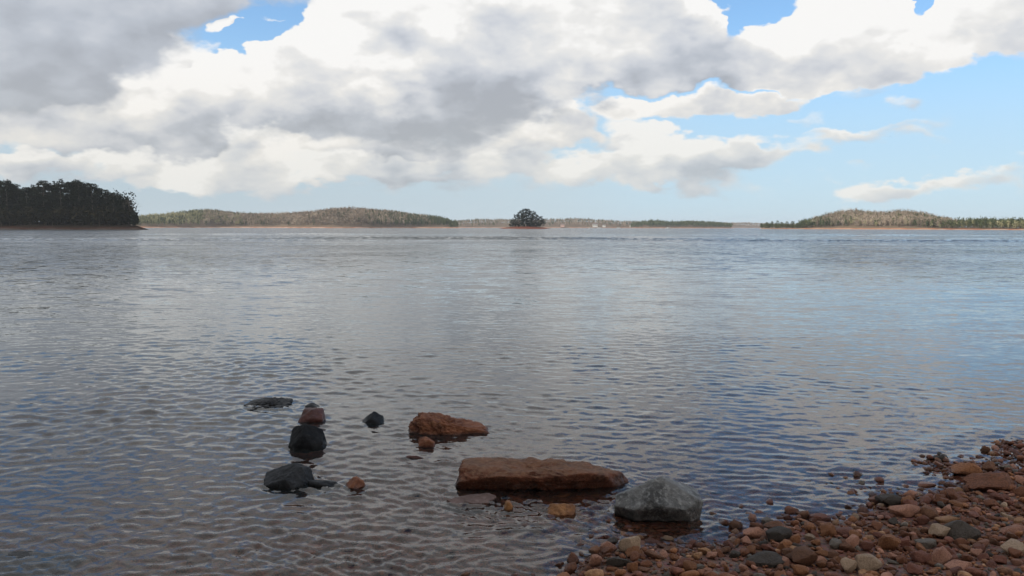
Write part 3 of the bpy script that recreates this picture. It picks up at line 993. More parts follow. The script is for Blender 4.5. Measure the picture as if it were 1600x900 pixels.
def joined(name, items, low, kind='stuff'):
    """items: x, y, z, r, shape, k, colour index, rz, rx, ry"""
    vs, fs, ms, off = [], [], [], 0
    for (x, y, z, r, shp, k, ci, rz, rx, ry) in items:
        _, v1, f1 = STONE_MESH[shp][k][:3]
        if low:
            v1, f1 = LOWM[k % len(LOWM)]
        m = euler_mats(np.array([rx]), np.array([ry]), np.array([rz]))[0]
        vs.append((v1 * r) @ m.T + np.array([x, y, z]))
        fs.append(f1 + off)
        ms.append(np.full(len(f1), ci))
        off += len(v1)
    o = mesh_obj(name, np.concatenate(vs), np.concatenate(fs), [STONE_MATS[q] for q in KN], mat_idx=np.concatenate(ms))
    tag(o, kind=kind)
    return o


LOWM = []
for k in range(12):
    rg = np.random.default_rng(300 + k)
    v_, f_ = poly_rock(rand_planes(rg, 9, .6, 1.0), (1, rg.uniform(.55, .9), rg.uniform(.4, .75)), sub=1, sharp=16, nz=(.15, 1.5, 3, .5), seed=k)
    LOWM.append((v_, f_))

rest = []
for i, (x, y, zb, r, shp, k, colr, rz, s) in enumerate(rows):
    if i in single:
        continue
    zmin = STONE_MESH[shp][k][3]
    rest.append((x, y, zb + zmin * r * rb.uniform(.4, .95), r, shp, k, KN.index(colr), rz, rb.normal(0, .2), rb.normal(0, .2)))
for _ in range(700):              # reddish stones lying under the shallows
    x, y = rb.uniform(-3.2, 3.5), rb.uniform(3.2, 7.5)
    s = float(shore_s(np.array(x), np.array(y)))
    zb = float(bed_z(np.array(x), np.array(y)))
    r = rb.uniform(.03, .11)
    if s < .25 or s > 1.9 or zb + r * .5 > -.012:
        continue
    rest.append((x, y, zb + r * .08, r, 'flat', int(rb.integers(7)), int(rb.choice([0, 1, 1, 3, 3, 4, 8])), rb.uniform(0, 6.28), rb.normal(0, .12), rb.normal(0, .12)))
o = joined('pebbles', rest, False)
o['label'] = 'smaller pebbles covering the beach between the larger stones'
fine = []
for _ in range(30000):
    x, y = rb.uniform(-2.8, 5.4), rb.uniform(2.4, 8.4)
    s = float(shore_s(np.array(x), np.array(y)))
    if s > 1.0 * rb.random() ** 1.5 + .05 or s < -2.6:
        continue
    zb = float(bed_z(np.array(x), np.array(y)))
    fine.append((x, y, zb + rb.uniform(-.002, .008), rb.uniform(.006, .016), 'flat', int(rb.integers(12)), int(rb.choice(len(KN), p=KW / KW.sum())),
                 rb.uniform(0, 6.28), rb.normal(0, .3), rb.normal(0, .3)))
for e_ in fine:
    pass
LK = len(STONE_MESH['flat'])
fine = [(a, b, c, d, e, f % 12, g_, h, i_, j_) for (a, b, c, d, e, f, g_, h, i_, j_) in fine]


def joined_fine(items):
    vs, fs, ms, off = [], [], [], 0
    arr = np.array([(q[0], q[1], q[2], q[3], q[7], q[8], q[9]) for q in items])
    ks = np.array([q[5] for q in items])
    cs = np.array([q[6] for q in items])
    for k in range(12):
        sel = ks == k
        v1, f1 = LOWM[k]
        a = arr[sel]
        m = euler_mats(a[:, 5], a[:, 6], a[:, 4])
        vv = np.einsum('nij,vj->nvi', m, v1) * a[:, 3][:, None, None] + a[:, None, :3]
        n = len(a)
        ff = f1[None] + (np.arange(n) * len(v1))[:, None, None] + off
        vs.append(vv.reshape(-1, 3))
        fs.append(ff.reshape(-1, 3))
        ms.append(np.repeat(cs[sel], len(f1)))
        off += n * len(v1)
    return mesh_obj('gravel', np.concatenate(vs), np.concatenate(fs), [STONE_MATS[q] for q in KN], mat_idx=np.concatenate(ms))


o = joined_fine(fine)
tag(o, 'fine gravel filling the gaps between the beach stones', kind='stuff')


# ------------------------------------------------------------------ far shores
def foliage_tris(cen, size, rg, up=0.0, aspect=1.0):
    """one small triangle per centre, random orientation; up stretches it vertically"""
    n = len(cen)
    a = rg.normal(size=(n, 3))
    a[:, 2] *= 1 + up
    a /= np.linalg.norm(a, axis=1)[:, None]
    b = rg.normal(size=(n, 3))
    b -= a * np.sum(a * b, 1)[:, None]
    b /= np.linalg.norm(b, axis=1)[:, None]
    s = size * rg.uniform(.6, 1.4, n)[:, None]
    v = np.stack([cen + a * s, cen - a * s * .6 + b * s * aspect * .8, cen - a * s * .6 - b * s * aspect * .8], 1)
    return v.reshape(-1, 3), np.arange(n * 3).reshape(-1, 3)


def pine_crown(rg, h, wid, bottom, n_cl, per, leaf, top_round=.7):
    """points of a loblolly-like crown: clumps on whorled limbs, ragged outline"""
    cl = []
    limbs = []
    for i in range(n_cl):
        t = rg.beta(1.3, 1.05)
        z = bottom + (h - bottom) * t
        prof = (1 - t ** 2.6) ** .5 * (.55 + .45 * min(1, t * 3.5))
        rr = wid * prof * rg.uniform(.35, 1.05)
        a = rg.uniform(0, 6.283)
        c = np.array([math.cos(a) * rr, math.sin(a) * rr, z + rg.normal(0, .02 * h)])
        cl.append((c, wid * rg.uniform(.20, .36)))
        limbs.append((np.array([0, 0, z - .06 * h * rg.random()]), c))
    pts = []
    for c, r in cl:
        q = rg.normal(size=(per, 3))
        q /= np.linalg.norm(q, axis=1)[:, None]
        q *= (rg.random(per) ** .45 * r)[:, None]
        q[:, 2] *= .62
        pts.append(c + q)
    pts = np.concatenate(pts)
    return pts, limbs


def tube_mesh(segs, sides=5):
    vs, fs = [], []
    for (a, b, r0, r1) in segs:
        a, b = np.array(a, float), np.array(b, float)
        d = b - a
        L = np.linalg.norm(d)
        if L < 1e-6:
            continue
        d /= L
        u = np.cross(d, (0, 0, 1) if abs(d[2]) < .9 else (1, 0, 0))
        u /= np.linalg.norm(u)
        w = np.cross(d, u)
        o = len(vs)
        for p, r in ((a, r0), (b, r1)):
            for k in range(sides):
                t = 2 * math.pi * k / sides
                vs.append(tuple(p + (u * math.cos(t) + w * math.sin(t)) * r))
        for k in range(sides):
            k2 = (k + 1) % sides
            fs.append((o + k, o + k2, o + sides + k2, o + sides + k))
        fs.append(tuple(o + sides + k for k in range(sides)))
    return vs, fs


TREE_MESH = []


def make_tree_variants():
    """crown and trunk meshes of unit-height pines, shared by all single pines"""
    for k in range(8):
        rg = np.random.default_rng(500 + k)
        pts, limbs = pine_crown(rg, 1.0, rg.uniform(.17, .24), rg.uniform(.10, .30), 62, 34, .014)
        v, f = foliage_tris(pts, .017, rg, aspect=.8)
        crown = mesh_obj('crown', v, f, M_PINE_SHADED, smooth=False)
        lean = rg.normal(0, .012, 2)
        segs = [((0, 0, -.06), (lean[0], lean[1], .5), .014, .010), ((lean[0], lean[1], .5), (lean[0] * 1.5, lean[1] * 1.5, .96), .010, .003)]
        for a, b in limbs[::3]:
            segs.append((a, b, .0045, .0015))
        tv, tf = tube_mesh(segs)
        trunk = mesh_obj('trunk', tv, tf, M_PINE_BARK)
        TREE_MESH.append((crown.data, trunk.data))
        bpy.data.objects.remove(crown)
        bpy.data.objects.remove(trunk)


make_tree_variants()


def pine(loc, h, k, rz, label, group, wide=1.0, foliage=None, name='pine_tree'):
    root = empty(name, loc, rz)
    for nm, me in zip(('crown', 'trunk'), TREE_MESH[k % len(TREE_MESH)]):
        o = bpy.data.objects.new(nm, me)
        COL.objects.link(o)
        o.parent = root
        o.scale = (h * wide, h * wide, h)
        if foliage and nm == 'crown':
            o.material_slots[0].link = 'OBJECT'
            o.material_slots[0].material = foliage
    tag(root, label, 'tree', group)
    return root


def terrain(name, px_l, px_r, dist_f, crest, depth, mat, nx=160, ny=26, tree_h=14.0, bank=2.0, seed=1, steep=.45, pad=1.0):
    """a wooded shore seen across the lake; crest(px) gives the photo row of its treetops, dist_f(px) how far its waterline is"""
    us = np.linspace(px_l, px_r, nx)
    rg = np.random.default_rng(seed)
    X, Y, Z = np.zeros((ny, nx)), np.zeros((ny, nx)), np.zeros((ny, nx))
    info_ = []
    for i, u in enumerate(us):
        d0 = dist_f(u)
        dr = depth(u) if callable(depth) else depth
        pk = at_dist(u, crest(u), d0 + dr * steep)
        top = max(pk.z - tree_h, .6)
        ez = min(1.0, (u - px_l) / 12 / pad + .02, (px_r - u) / 12 / pad + .02)
        info_.append((d0, dr, top))
        for j in range(ny):
            t = j / (ny - 1)
            dd = d0 - 6 + dr * t
            xx = (u - 800) / F * dd / math.cos(PITCH)
            X[j, i], Y[j, i] = xx, dd
            k = t / steep
            zz = top * (math.sin(min(k, 1) * math.pi / 2) if k < 1 else max(math.cos((t - steep) / (1 - steep) * math.pi / 2), 0))
            m = 6 / dr
            z = -1.6 + min(t / m, 1) * 1.75 if t < m else .15 + min((t - m) / (7 / dr), 1) * bank * (0.65 + .5 * mnoise.noise(Vector((xx * .035, seed, 0)))) + zz
            z += mnoise.fractal(Vector((xx * .02, dd * .02, seed)), 1, 2, 4) * .08 * top * min(1, max(0, (t - m)) * 8)
            if t > .97:
                z = -1.6
            Z[j, i] = z * ez + (-1.6) * (1 - ez) if ez < 1 else z
    v = np.stack([X.ravel(), Y.ravel(), Z.ravel()], 1)
    i = np.arange(nx * ny).reshape(ny, nx)
    f = np.stack([i[:-1, :-1], i[:-1, 1:], i[1:, 1:], i[1:, :-1]], -1).reshape(-1, 4)
    tag(mesh_obj(name, v, f, mat), kind='structure')

    def sample(u, t):
        fi = np.clip((u - px_l) / (px_r - px_l) * (nx - 1), 0, nx - 1.001)
        fj = np.clip(t * (ny - 1), 0, ny - 1.001)
        a, b = fi.astype(int), fj.astype(int)
        p, q = fi - a, fj - b
        def bil(G):
            return (G[b, a] * (1 - p) + G[b, a + 1] * p) * (1 - q) + (G[b + 1, a] * (1 - p) + G[b + 1, a + 1] * p) * q
        return np.stack([bil(X), bil(Y), bil(Z)], 1)
    return sample


def woods(name, label, base, h_lo, h_hi, rg, mat_f, mat_t, per, leaf, wid, shape='round', up=0.0, aspect=1.0, bottom=.25, trunks=True, lobes=5):
    """a far wood: many trees, each a ragged cluster of small faces round a trunk, joined as one mass"""
    n = len(base)
    h = rg.uniform(h_lo, h_hi, n)
    w = h * wid * rg.uniform(.8, 1.25, n)
    # several sub-clumps per tree keep the outline uneven
    lc = rg.normal(size=(n, lobes, 3))
    lc /= np.linalg.norm(lc, axis=2)[:, :, None]
    lc *= rg.random((n, lobes, 1)) ** .5
    t = rg.integers(0, lobes, (n, per))
    c = np.take_along_axis(lc, t[:, :, None].repeat(3, 2), 1) * .62
    q = rg.normal(size=(n, per, 3)) * .27
    p = c + q
    zc = np.clip(p[:, :, 2], -1.1, 1.1)
    if shape == 'cone':
        sc = np.clip(.95 - .55 * (zc + 1) / 2, .12, 1)
    else:
        sc = 1.0
    cen = np.empty((n, per, 3))
    cen[:, :, 0] = base[:, None, 0] + p[:, :, 0] * w[:, None] * sc
    cen[:, :, 1] = base[:, None, 1] + p[:, :, 1] * w[:, None] * sc
    mid = (1 + bottom) / 2
    cen[:, :, 2] = base[:, None, 2] + h[:, None] * (mid + zc * (1 - bottom) / 2)
    v, f = foliage_tris(cen.reshape(-1, 3), leaf, rg, up=up, aspect=aspect)
    mi = np.zeros(len(f), int)
    mats = [mat_f]
    if trunks:
        # three-sided tapered trunks
        r = h * .012 + .08
        ang = np.array([0, 2.094, 4.189])
        bx = base[:, None, 0] + np.cos(ang)[None] * r[:, None]
        by = base[:, None, 1] + np.sin(ang)[None] * r[:, None]
        bz = np.repeat(base[:, None, 2] - .5, 3, 1)
        bot = np.stack([bx, by, bz], 2)
        top = np.stack([base[:, 0], base[:, 1], base[:, 2] + h * .66], 1)[:, None]
        tv = np.concatenate([bot, top], 1).reshape(-1, 3)
        o = (np.arange(n) * 4)[:, None, None]
        tf = (np.array([[0, 1, 3], [1, 2, 3], [2, 0, 3]])[None] + o).reshape(-1, 3) + len(v)
        v = np.concatenate([v, tv])
        f = np.concatenate([f, tf])
        mi = np.concatenate([mi, np.ones(len(tf), int)])
        mats = [mat_f, mat_t]
    ob = mesh_obj(name, v, f, mats, smooth=False, mat_idx=mi)
    tag(ob, label, kind='stuff')
    return ob


def curve(pts):
    xs = [p[0] for p in pts]
    ys = [p[1] for p in pts]
    return lambda u: float(np.interp(u, xs, ys))


def scatter(rg, n, u0, u1, t0, t1, smp, zmin=1.2, keep=None):
    u = rg.uniform(u0, u1, n)
    t = rg.uniform(t0, t1, n)
    if keep is not None:
        k = keep(u, t)
        u, t = u[k], t[k]
    p = smp(u, t)
    return p[p[:, 2] > zmin]


rw = np.random.default_rng(90)
# -- wooded hill left of centre
CREST_C = curve([(180, 340), (220, 336), (250, 332.5), (290, 329), (320, 327), (340, 328), (365, 331.5), (400, 333), (440, 333), (470, 331), (500, 328), (520, 325), (545, 324),
                 (570, 325), (600, 327.5), (620, 330), (650, 333.5), (680, 337), (700, 341), (706, 345), (714, 350), (726, 354)])
smp = terrain('hill', 60, 726, lambda u: 1500.0 + 80 * math.sin(u * .021), CREST_C, 420, M_HILL, nx=230, tree_h=13, seed=3, bank=1.3)
woods('bare_woodland', 'grey brown leafless wood on the long hill left of centre', scatter(rw, 3700, 320, 680, .035, .55, smp, keep=lambda u, t: rw.random(len(u)) < np.clip((690 - u) / 90, 0, 1)), 10, 15, rw, M_BARE_FAR, M_TRUNK_FAR, 44, .95, .26, up=1.0, aspect=.6, bottom=.12)
woods('budding_woodland', 'yellow green budding wood on the left end of the long hill', scatter(rw, 1500, 130, 380, .035, .55, smp), 9, 14, rw, M_BUD_FAR, M_TRUNK_FAR, 44, .95, .30, up=.8, aspect=.6, bottom=.12)
pin = np.concatenate([scatter(rw, 1250, 570, 723, .03, .55, smp, keep=lambda u, t: rw.random(len(u)) < np.clip((u - 575 + 40 * np.sin(t * 9)) / 80, 0, 1)), scatter(rw, 260, 150, 420, .03, .22, smp), scatter(rw, 160, 280, 400, .30, .50, smp), scatter(rw, 130, 400, 600, .03, .40, smp)])
woods('pine_woodland', 'green pines over the right end and lower slopes of the long hill', pin, 10, 15, rw, M_PINE_FAR, M_TRUNK_FAR, 46, .9, .20, shape='cone', bottom=.10)
# -- low hill behind, either side of the islet
CREST_D = curve([(700, 346), (715, 343.5), (740, 342), (770, 341.5), (800, 342), (830, 342.5), (850, 341.5), (880, 341), (900, 340), (920, 341), (940, 342.5), (970, 344), (1000, 345), (1040, 346), (1100, 348), (1150, 352)])
smp = terrain('hill', 690, 1150, lambda u: 2500.0, CREST_D, 500, M_HILL, nx=170, tree_h=14, seed=7)
woods('bare_woodland', 'pale bare wood on the low far shore behind the islet', scatter(rw, 1500, 700, 1140, .03, .55, smp), 10, 15, rw, M_BARE_FAR, M_TRUNK_FAR, 34, 1.15, .28, up=1.2, aspect=.5, bottom=.1)
woods('pine_woodland', 'green pines mixed through the low far shore behind the islet', scatter(rw, 520, 700, 1140, .03, .5, smp), 11, 16, rw, M_PINE_FAR, M_TRUNK_FAR, 34, 1.1, .22, shape='cone', bottom=.1)
# -- pine point right of it
CREST_E = curve([(985, 349), (1000, 345.5), (1015, 343), (1030, 344.5), (1050, 346), (1070, 345), (1090, 345.5), (1100, 346), (1120, 347), (1135, 348.5), (1143, 351), (1150, 355)])
smp = terrain('hill', 975, 1150, lambda u: 2200.0, CREST_E, 360, M_HILL, nx=80, tree_h=13, seed=9)
woods('pine_woodland', 'dull green wood on the far point right of the houses', scatter(rw, 900, 985, 1147, .03, .55, smp), 10, 15, rw, M_PINE_FAR, M_TRUNK_FAR, 34, 1.1, .25, bottom=.08)
# -- farthest ridge
CREST_F = curve([(1050, 346.5), (1080, 345), (1110, 347), (1150, 347.5), (1165, 347), (1185, 348.5), (1210, 349), (1260, 350), (1320, 351)])
smp = terrain('hill', 1000, 1330, lambda u: 4300.0, CREST_F, 700, M_HILL, nx=90, tree_h=15, seed=12)
woods('far_woodland', 'hazy blue grey wood on the farthest ridge', scatter(rw, 1100, 1010, 1320, .02, .55, smp), 11, 17, rw, M_BARE_FAR, M_TRUNK_FAR, 26, 1.8, .3, bottom=.08)
# -- wooded shore on the right
CREST_R = curve([(1176, 352), (1190, 350), (1210, 349.5), (1240, 347), (1250, 343.5), (1270, 338.5), (1290, 333), (1310, 329.5), (1335, 328), (1360, 330), (1380, 330.5), (1400, 328.5), (1425, 331), (1445, 334), (1460, 338),
                 (1490, 342), (1530, 341), (1560, 341.5), (1600, 342), (1650, 340), (1720, 338), (1850, 338)])
DIST_R = curve([(1170, 1150), (1300, 1080), (1430, 960), (1600, 790), (1850, 660)])
smp = terrain('hill', 1178, 1860, DIST_R, CREST_R, lambda u: 300.0, M_HILL_R, nx=260, ny=32, tree_h=11.5, bank=1.0, seed=17)
woods('bare_woodland', 'warm brown leafless wood over the hill on the right shore', scatter(rw, 1600, 1265, 1490, .045, .55, smp, 1.1, keep=lambda u, t: rw.random(len(u)) < np.clip(np.minimum(u - 1260, 1495 - u) / 45, 0, 1)), 9, 13.5, rw, M_BARE_FAR, M_TRUNK_FAR, 60, .68, .24, up=1.0, aspect=.55, bottom=.1)
woods('budding_woodland', 'olive budding trees along the low right shore', scatter(rw, 700, 1250, 1850, .04, .40, smp, .9), 7, 11, rw, M_BUD_FAR, M_TRUNK_FAR, 60, .66, .28, up=.8, aspect=.6, bottom=.08)
pin = np.concatenate([scatter(rw, 200, 1245, 1300, .045, .5, smp, .9), scatter(rw, 190, 1300, 1460, .045, .5, smp, .9), scatter(rw, 1550, 1400, 1850, .04, .5, smp, .9, keep=lambda u, t: rw.random(len(u)) < np.clip((u - 1395) / 80, .0, 1))])
woods('pine_woodland', 'dark green pines along the right shore', pin, 8.5, 12.5, rw, M_PINE_FAR, M_TRUNK_FAR, 62, .66, .29, shape='cone', bottom=.03)
woods('young_pine_wood', 'low dark thicket on the tip of the right shore', scatter(rw, 150, 1184, 1262, .035, .35, smp, .5), 4.5, 8.5, rw, M_PINE_FAR, M_TRUNK_FAR, 60, .55, .30, bottom=.02)
# single pines on the low left tip of that shore
TIP = [(1188, 349), (1196, 347.5), (1204, 346), (1212, 345), (1219, 347), (1227, 346), (1236, 345), (1244, 348), (1252, 344)]
ordn = ['first', 'second', 'third', 'fourth', 'fifth', 'sixth', 'seventh', 'eighth', 'ninth', 'tenth', 'eleventh', 'twelfth', 'thirteenth', 'fourteenth', 'fifteenth', 'sixteenth',
        'seventeenth', 'eighteenth', 'nineteenth', 'twentieth']
for i, (px, top) in enumerate(TIP):
    b = smp(np.array([float(px)]), np.array([.055]))[0]
    h = at_dist(px, top, b[1]).z - max(b[2], .2)
    pine((b[0], b[1], max(b[2], .1)), max(h, 5), i, i * 1.3 + i * i, f'small pine on the low tip of the right shore, {ordn[i]} from its point', 'pines on the tip of the right shore', 1.7 + .3 * math.sin(i * 2.1), M_PINE_FAR)

# -- dark wooded point on the left
CREST_L = [(-160, 284), (-60, 286), (0, 283), (15, 281), (30, 287), (44, 289), (52, 292), (62, 286), (75, 281), (88, 283), (104, 282), (118, 283), (133, 285), (148, 285), (158, 288),
           (168, 294), (176, 298), (188, 302), (196, 308), (203, 316), (210, 326), (216, 336)]
CL = curve(CREST_L)
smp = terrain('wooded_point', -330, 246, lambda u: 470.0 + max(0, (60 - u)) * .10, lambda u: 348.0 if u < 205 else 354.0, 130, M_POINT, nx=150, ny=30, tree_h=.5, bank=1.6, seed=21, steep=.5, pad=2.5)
rl = np.random.default_rng(31)
kk = 0
front = [(215, .16), (207, .22), (198, .20), (190, .30), (181, .22), (171, .26), (160, .30), (150, .24), (139, .30), (127, .26), (114, .30), (101, .25), (87, .30), (74, .26), (60, .30), (46, .24), (32, .30),
         (17, .26), (3, .30), (-14, .26)]
for i, (px, t) in enumerate(front):
    b = smp(np.array([float(px)]), np.array([t]))[0]
    h = at_dist(px, CL(px) + rl.uniform(-1, 3), b[1]).z - b[2]
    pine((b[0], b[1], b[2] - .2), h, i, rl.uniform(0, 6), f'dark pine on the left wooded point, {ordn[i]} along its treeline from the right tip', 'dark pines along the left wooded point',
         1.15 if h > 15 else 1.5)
back = []
for i in range(40):
    px = -150 + i * 8.6 + rl.uniform(-3, 3)
    if px > 196:
        continue
    t = rl.uniform(.34, .5)
    b = smp(np.array([px]), np.array([t]))[0]
    h = (at_dist(px, CL(px) + rl.uniform(0, 9), b[1]).z - b[2])
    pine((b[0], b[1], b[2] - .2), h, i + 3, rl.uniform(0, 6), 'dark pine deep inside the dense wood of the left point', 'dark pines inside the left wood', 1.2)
base = scatter(rl, 420, -200, 212, .10, .42, smp, .9)
woods('undergrowth', 'dark understory of bushes and young trees below the pines of the left point', base, 4, 13, rl, M_UNDER, M_PINE_BARK, 90, .75, .34, bottom=.0)
base = scatter(rl, 300, -200, 205, .25, .48, smp, .9)
woods('young_pine_wood', 'dark young pines filling the wood of the left point', base, 10, 21, rl, M_PINE_SHADED, M_PINE_BARK, 150, .75, .26, bottom=.05)
# round dark bush at the tip and the bare tree beside it
b = smp(np.array([213.0]), np.array([.13]))[0]
root = empty('bush', (b[0], b[1], b[2]))
rg = np.random.default_rng(44)
q = rg.normal(size=(2600, 3))
q /= np.linalg.norm(q, axis=1)[:, None]
q *= (rg.random(2600) ** .4)[:, None]
q = q * np.array([2.4, 2.2, 4.0]) * (1 + .12 * np.sin(q[:, :1] * 9 + q[:, 2:] * 7)) + np.array([0, 0, 4.2])
v, f = foliage_tris(q, .30, rg)
mesh_obj('crown', v, f, M_PINE_SHADED, root, smooth=False)
tv, tf = tube_mesh([((0, 0, -.3), (.1, 0, 3.5), .18, .10), ((0, 0, .8), (.9, .2, 4.5), .10, .04), ((0, 0, .6), (-.8, .1, 4.8), .10, .04)])
mesh_obj('trunk', tv, tf, M_PINE_BARK, root)
tag(root, 'rounded dark evergreen bush at the right tip of the left wooded point', 'bush')
b = smp(np.array([204.0]), np.array([.20]))[0]
root = empty('bare_tree', (b[0], b[1], b[2]))


def branch(segs, p, d, L, r, depth, rg):
    e = p + d * L
    segs.append((p, e, r, r * .65))
    if depth == 0:
        return
    for _ in range(3):
        nd = d + rg.normal(0, .42, 3) + np.array([0, 0, .10])
        nd /= np.linalg.norm(nd)
        branch(segs, p + d * L * rg.uniform(.55, 1.0), nd, L * rg.uniform(.6, .85), r * .62, depth - 1, rg)


segs = []
branch(segs, np.array([0, 0, 3.0]), np.array([.25, 0, .97]), 4.6, .10, 5, np.random.default_rng(9))
tv, tf = tube_mesh(segs, 3)
mesh_obj('crown', tv, tf, M_TWIG, root)
tv, tf = tube_mesh([((0, 0, -.3), (0, 0, 3.2), .2, .12)])
mesh_obj('trunk', tv, tf, M_TWIG, root)
tag(root, 'leafless twiggy tree at the right edge of the left wood', 'tree')

# -- the bank to the left of and behind the camera carries the trees that shade the beach
rgv = np.random.default_rng(61)
gk = 0
for row, (dist_, hh) in enumerate(((13.0, 19.0), (17.5, 22.0), (22.5, 24.0))):
    for j in range(9):
        off = (j - 4) * 3.4 + rgv.uniform(-.8, .8) + (row % 2) * 1.6
        ca, sa = math.cos(SUN_AZ), math.sin(SUN_AZ)
        cx_, cy_ = 1.0 + sa * dist_ + ca * off, 5.5 + ca * dist_ - sa * off
        if float(shore_s(np.array(cx_), np.array(cy_))) > -.3 or (cx_ > -4 and cy_ > -4):
            continue
        pine((cx_, cy_, float(bed_z(np.array(cx_), np.array(cy_)))), hh * rgv.uniform(.88, 1.1), gk, rgv.uniform(0, 6), f'tall pine on the bank left of the beach, {ordn[j]} in its {("front", "middle", "back")[row]} row', 'pines on the near bank', 1.5)
        gk += 1

# -- the islet in the middle
D_I = 1000.0
ci = at_dist(821, 357, D_I)
gx, gy = np.meshgrid(np.linspace(-36, 36, 70), np.linspace(-30, 30, 40))
rr = np.hypot(gx / 32, gy / 26)
pz = np.where(rr < 1, (1 - rr ** 2) ** 1.1 * 2.9 + .2, (1 - rr) * 6)
pz += np.array([[mnoise.fractal(Vector((a * .09, b * .09, 3.0)), 1, 2, 4) * .4 for a, b in zip(ra, rb_)] for ra, rb_ in zip(gx, gy)])
v = np.stack([(gx + ci.x).ravel(), (gy + D_I + 26).ravel(), np.maximum(pz, -1.6).ravel()], 1)
i_ = np.arange(v.shape[0]).reshape(gx.shape)
f = np.stack([i_[:-1, :-1], i_[:-1, 1:], i_[1:, 1:], i_[1:, :-1]], -1).reshape(-1, 4)
tag(mesh_obj('islet', v, f, M_ISLE), kind='structure')
ISL = [(800, 343, 0), (804, 336, 6), (809, 334, -4), (814, 329, 4), (820, 326, -3), (824, 326.5, 5), (829, 330, -2), (834, 331, 6), (839, 335, 0), (845, 338, 3), (848, 342, -3), (817, 333, -9), (831, 336, -9)]
names_i = sorted(ISL)
ri = np.random.default_rng(3)
for i, (px, top, dy) in enumerate(names_i):
    yy = D_I + 26 + dy * 1.6
    xx = (px - 800) / F * yy
    zb = 1.7
    h = at_dist(px, top, yy).z - zb
    pine((xx, yy, zb), h, i + 2, ri.uniform(0, 6), f'dark pine on the small islet, {ordn[i]} counted from its left end', 'pines on the small islet', 1.25 if h > 14 else 1.6)
base = np.stack([ri.uniform(-19, 19, 60) + ci.x, ri.uniform(-12, 10, 60) + D_I + 26, np.full(60, 2.6)], 1)
woods('undergrowth', 'low dark bushes between the pine trunks on the islet', base, 2, 7, ri, M_UNDER, M_PINE_BARK, 60, .5, .45, bottom=0)

# ------------------------------------------------------------------ houses and boats on the far shore
M_WHITE = simple_mat('white_paint', (.60, .58, .55), .6, .05)
M_PINK = simple_mat('pinkish_siding', (.55, .36, .30), .7, .08)
M_ROOF = simple_mat('shingle_roof', (.16, .13, .12), .8, .15)
M_GLASS = simple_mat('dark_window', (.03, .035, .04), .15, .05)


def box(lo, hi):
    (a, b, c), (d, e, f_) = lo, hi
    v = [(a, b, c), (d, b, c), (d, e, c), (a, e, c), (a, b, f_), (d, b, f_), (d, e, f_), (a, e, f_)]
    return v, [(0, 3, 2, 1), (4, 5, 6, 7), (0, 1, 5, 4), (1, 2, 6, 5), (2, 3, 7, 6), (3, 0, 4, 7)]


def house(px, py, dist, w, label, wall=None):
    p = at_dist(px, py, dist)
    root = empty('house', p)
    h, d = w * .42, w * .6
    v, f = box((-w / 2, 0, -3), (w / 2, d, h))
    mesh_obj('wall', v, f, wall or M_WHITE, root, smooth=False)
    o = w * .06
    rv = [(-w / 2 - o, -o, h + .05), (w / 2 + o, -o, h + .05), (w / 2 + o, d + o, h + .05), (-w / 2 - o, d + o, h + .05), (-w / 2 - o, d / 2, h + w * .24), (w / 2 + o, d / 2, h + w * .24)]
    mesh_obj('roof', rv, [(0, 1, 5, 4), (2, 3, 4, 5), (1, 2, 5), (3, 0, 4), (3, 2, 1, 0)], M_ROOF, root, smooth=False)
    for k in (-.3, 0, .3):
        v, f = box((k * w - w * .07, -.06, h * .35), (k * w + w * .07, .02, h * .75))
        mesh_obj('window', v, f, M_GLASS, root, smooth=False)
    tag(root, label, 'house', 'houses on the far shore')


house(245, 347.5, 1508, 10, 'pinkish house among the trees at the left end of the long hill', M_PINK)
house(267, 348.5, 1508, 12, 'white and pink house right of the first one on the long hill', M_WHITE)
house(930, 353.5, 2490, 14, 'white house by the far water, right of the islet')
house(944, 353.5, 2492, 9, 'smaller white house just right of the white one on the far shore')
house(987, 353.5, 2490, 10, 'white house alone farther right on the far shore')
house(879, 353.0, 2495, 11, 'pinkish house on the far shore nearest the islet', M_PINK)


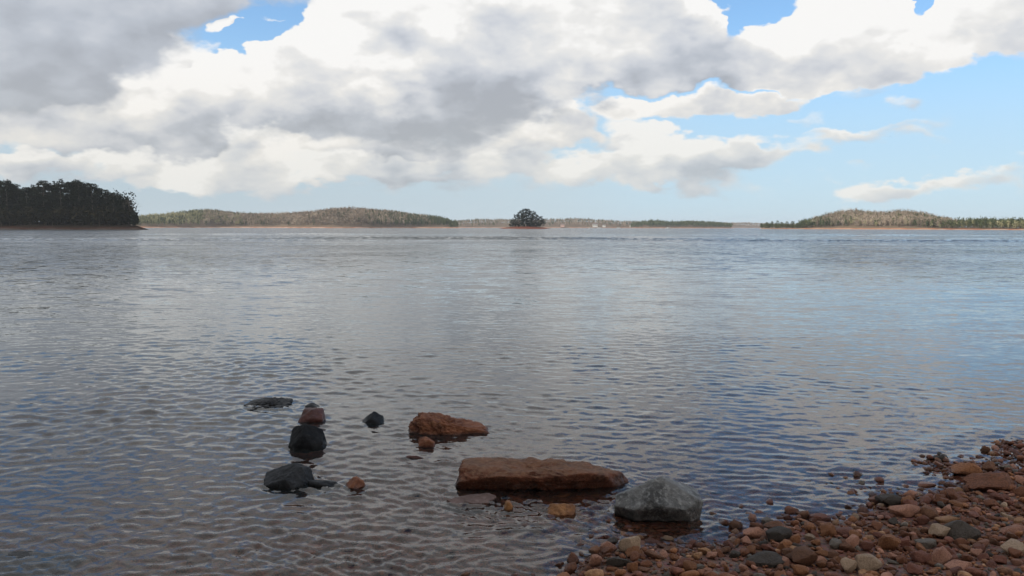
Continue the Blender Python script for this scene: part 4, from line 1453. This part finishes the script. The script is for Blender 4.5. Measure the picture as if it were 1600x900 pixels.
def boat(px, dist, L, label):
    p = ground(px, 400)
    x = (px - 800) / F * dist
    root = empty('motor_boat', (x, dist, 0))
    n, vs, fs = 9, [], []
    for i in range(n):
        t = i / (n - 1)
        w = .19 * L * (1 - max(0, (t - .55) / .45) ** 1.8 * .97)
        sh = .13 * L + .05 * L * t
        for (yy, zz) in ((-w, sh), (-w * .75, -.1), (0, -.25), (w * .75, -.1), (w, sh)):
            vs.append((t * L - L / 2, yy, zz))
    for i in range(n - 1):
        for j in range(4):
            fs.append((i * 5 + j, i * 5 + j + 1, i * 5 + 6 + j, i * 5 + 5 + j))
        fs.append((i * 5 + 4, i * 5, i * 5 + 5, i * 5 + 9))
    fs.append((0, 1, 2, 3, 4))
    mesh_obj('hull', vs, fs, M_WHITE, root, smooth=False)
    v, f = box((-.2 * L, -.11 * L, .14 * L), (.12 * L, .11 * L, .28 * L))
    v[5] = (v[5][0] - .08 * L, v[5][1], v[5][2])
    v[6] = (v[6][0] - .08 * L, v[6][1], v[6][2])
    mesh_obj('cabin', v, f, M_WHITE, root, smooth=False)
    v, f = box((-.18 * L, -.115 * L, .19 * L), (.04 * L, .115 * L, .25 * L))
    mesh_obj('window', v, f, M_GLASS, root, smooth=False)
    tag(root, label, 'boat', 'boats on the far water')


boat(922, 1750, 7.5, 'white motor boat on the far water nearest the islet')
boat(936, 1800, 10, 'longer white boat right of the first one on the far water')
boat(966, 2000, 9, 'white boat below the far houses')
boat(1043, 1500, 8.5, 'white motor boat alone under the dull green far point')

# two birds high over the right half of the lake
M_BIRD = simple_mat('dark_feathers', (.02, .02, .022))


def bird(px, py, dist, span, rz, label):
    p = at_dist(px, py, dist)
    v = [(0, .30, 0), (.07, .05, .05), (0, -.35, .02), (-.07, .05, .05), (0, .05, -.07), (.5, .0, .20), (.95, -.18, .10), (.45, -.20, .17), (-.5, .0, .20), (-.95, -.18, .10), (-.45, -.20, .17), (.07, -.12, .04), (-.07, -.12, .04)]
    f = [(0, 1, 4), (1, 2, 4), (2, 3, 4), (3, 0, 4), (0, 3, 1), (1, 3, 12, 11), (11, 12, 2), (1, 11, 7, 5), (5, 7, 6), (3, 8, 10, 12), (8, 9, 10)]
    o = mesh_obj('bird', [tuple(c * span / 1.9 for c in q) for q in v], f, M_BIRD, smooth=False)
    o.location = p
    o.rotation_euler = (R(15), R(10), rz)
    tag(o, label, 'bird', 'birds over the lake')


bird(1286, 125, 330, .75, R(70), 'tiny dark bird against the white cloud on the right')
bird(1391, 213, 330, .75, R(-60), 'tiny dark bird in the blue sky over the right shore')

# ------------------------------------------------------------------ haze
HAZE = 0.65e-4
if HAZE > 0:
    m, g = material('haze_air')
    vol = g.n('ShaderNodeVolumePrincipled', {'Color': (.86, .92, 1.0), 'Density': HAZE, 'Anisotropy': .2})
    o = g.n('ShaderNodeOutputMaterial')
    g.link(vol.outputs[0], o.inputs['Volume'])
    v, f = box((-7700, -7700, -4.2), (7700, 7700, 75))
    tag(mesh_obj('haze', v, f, m, smooth=False), kind='stuff')
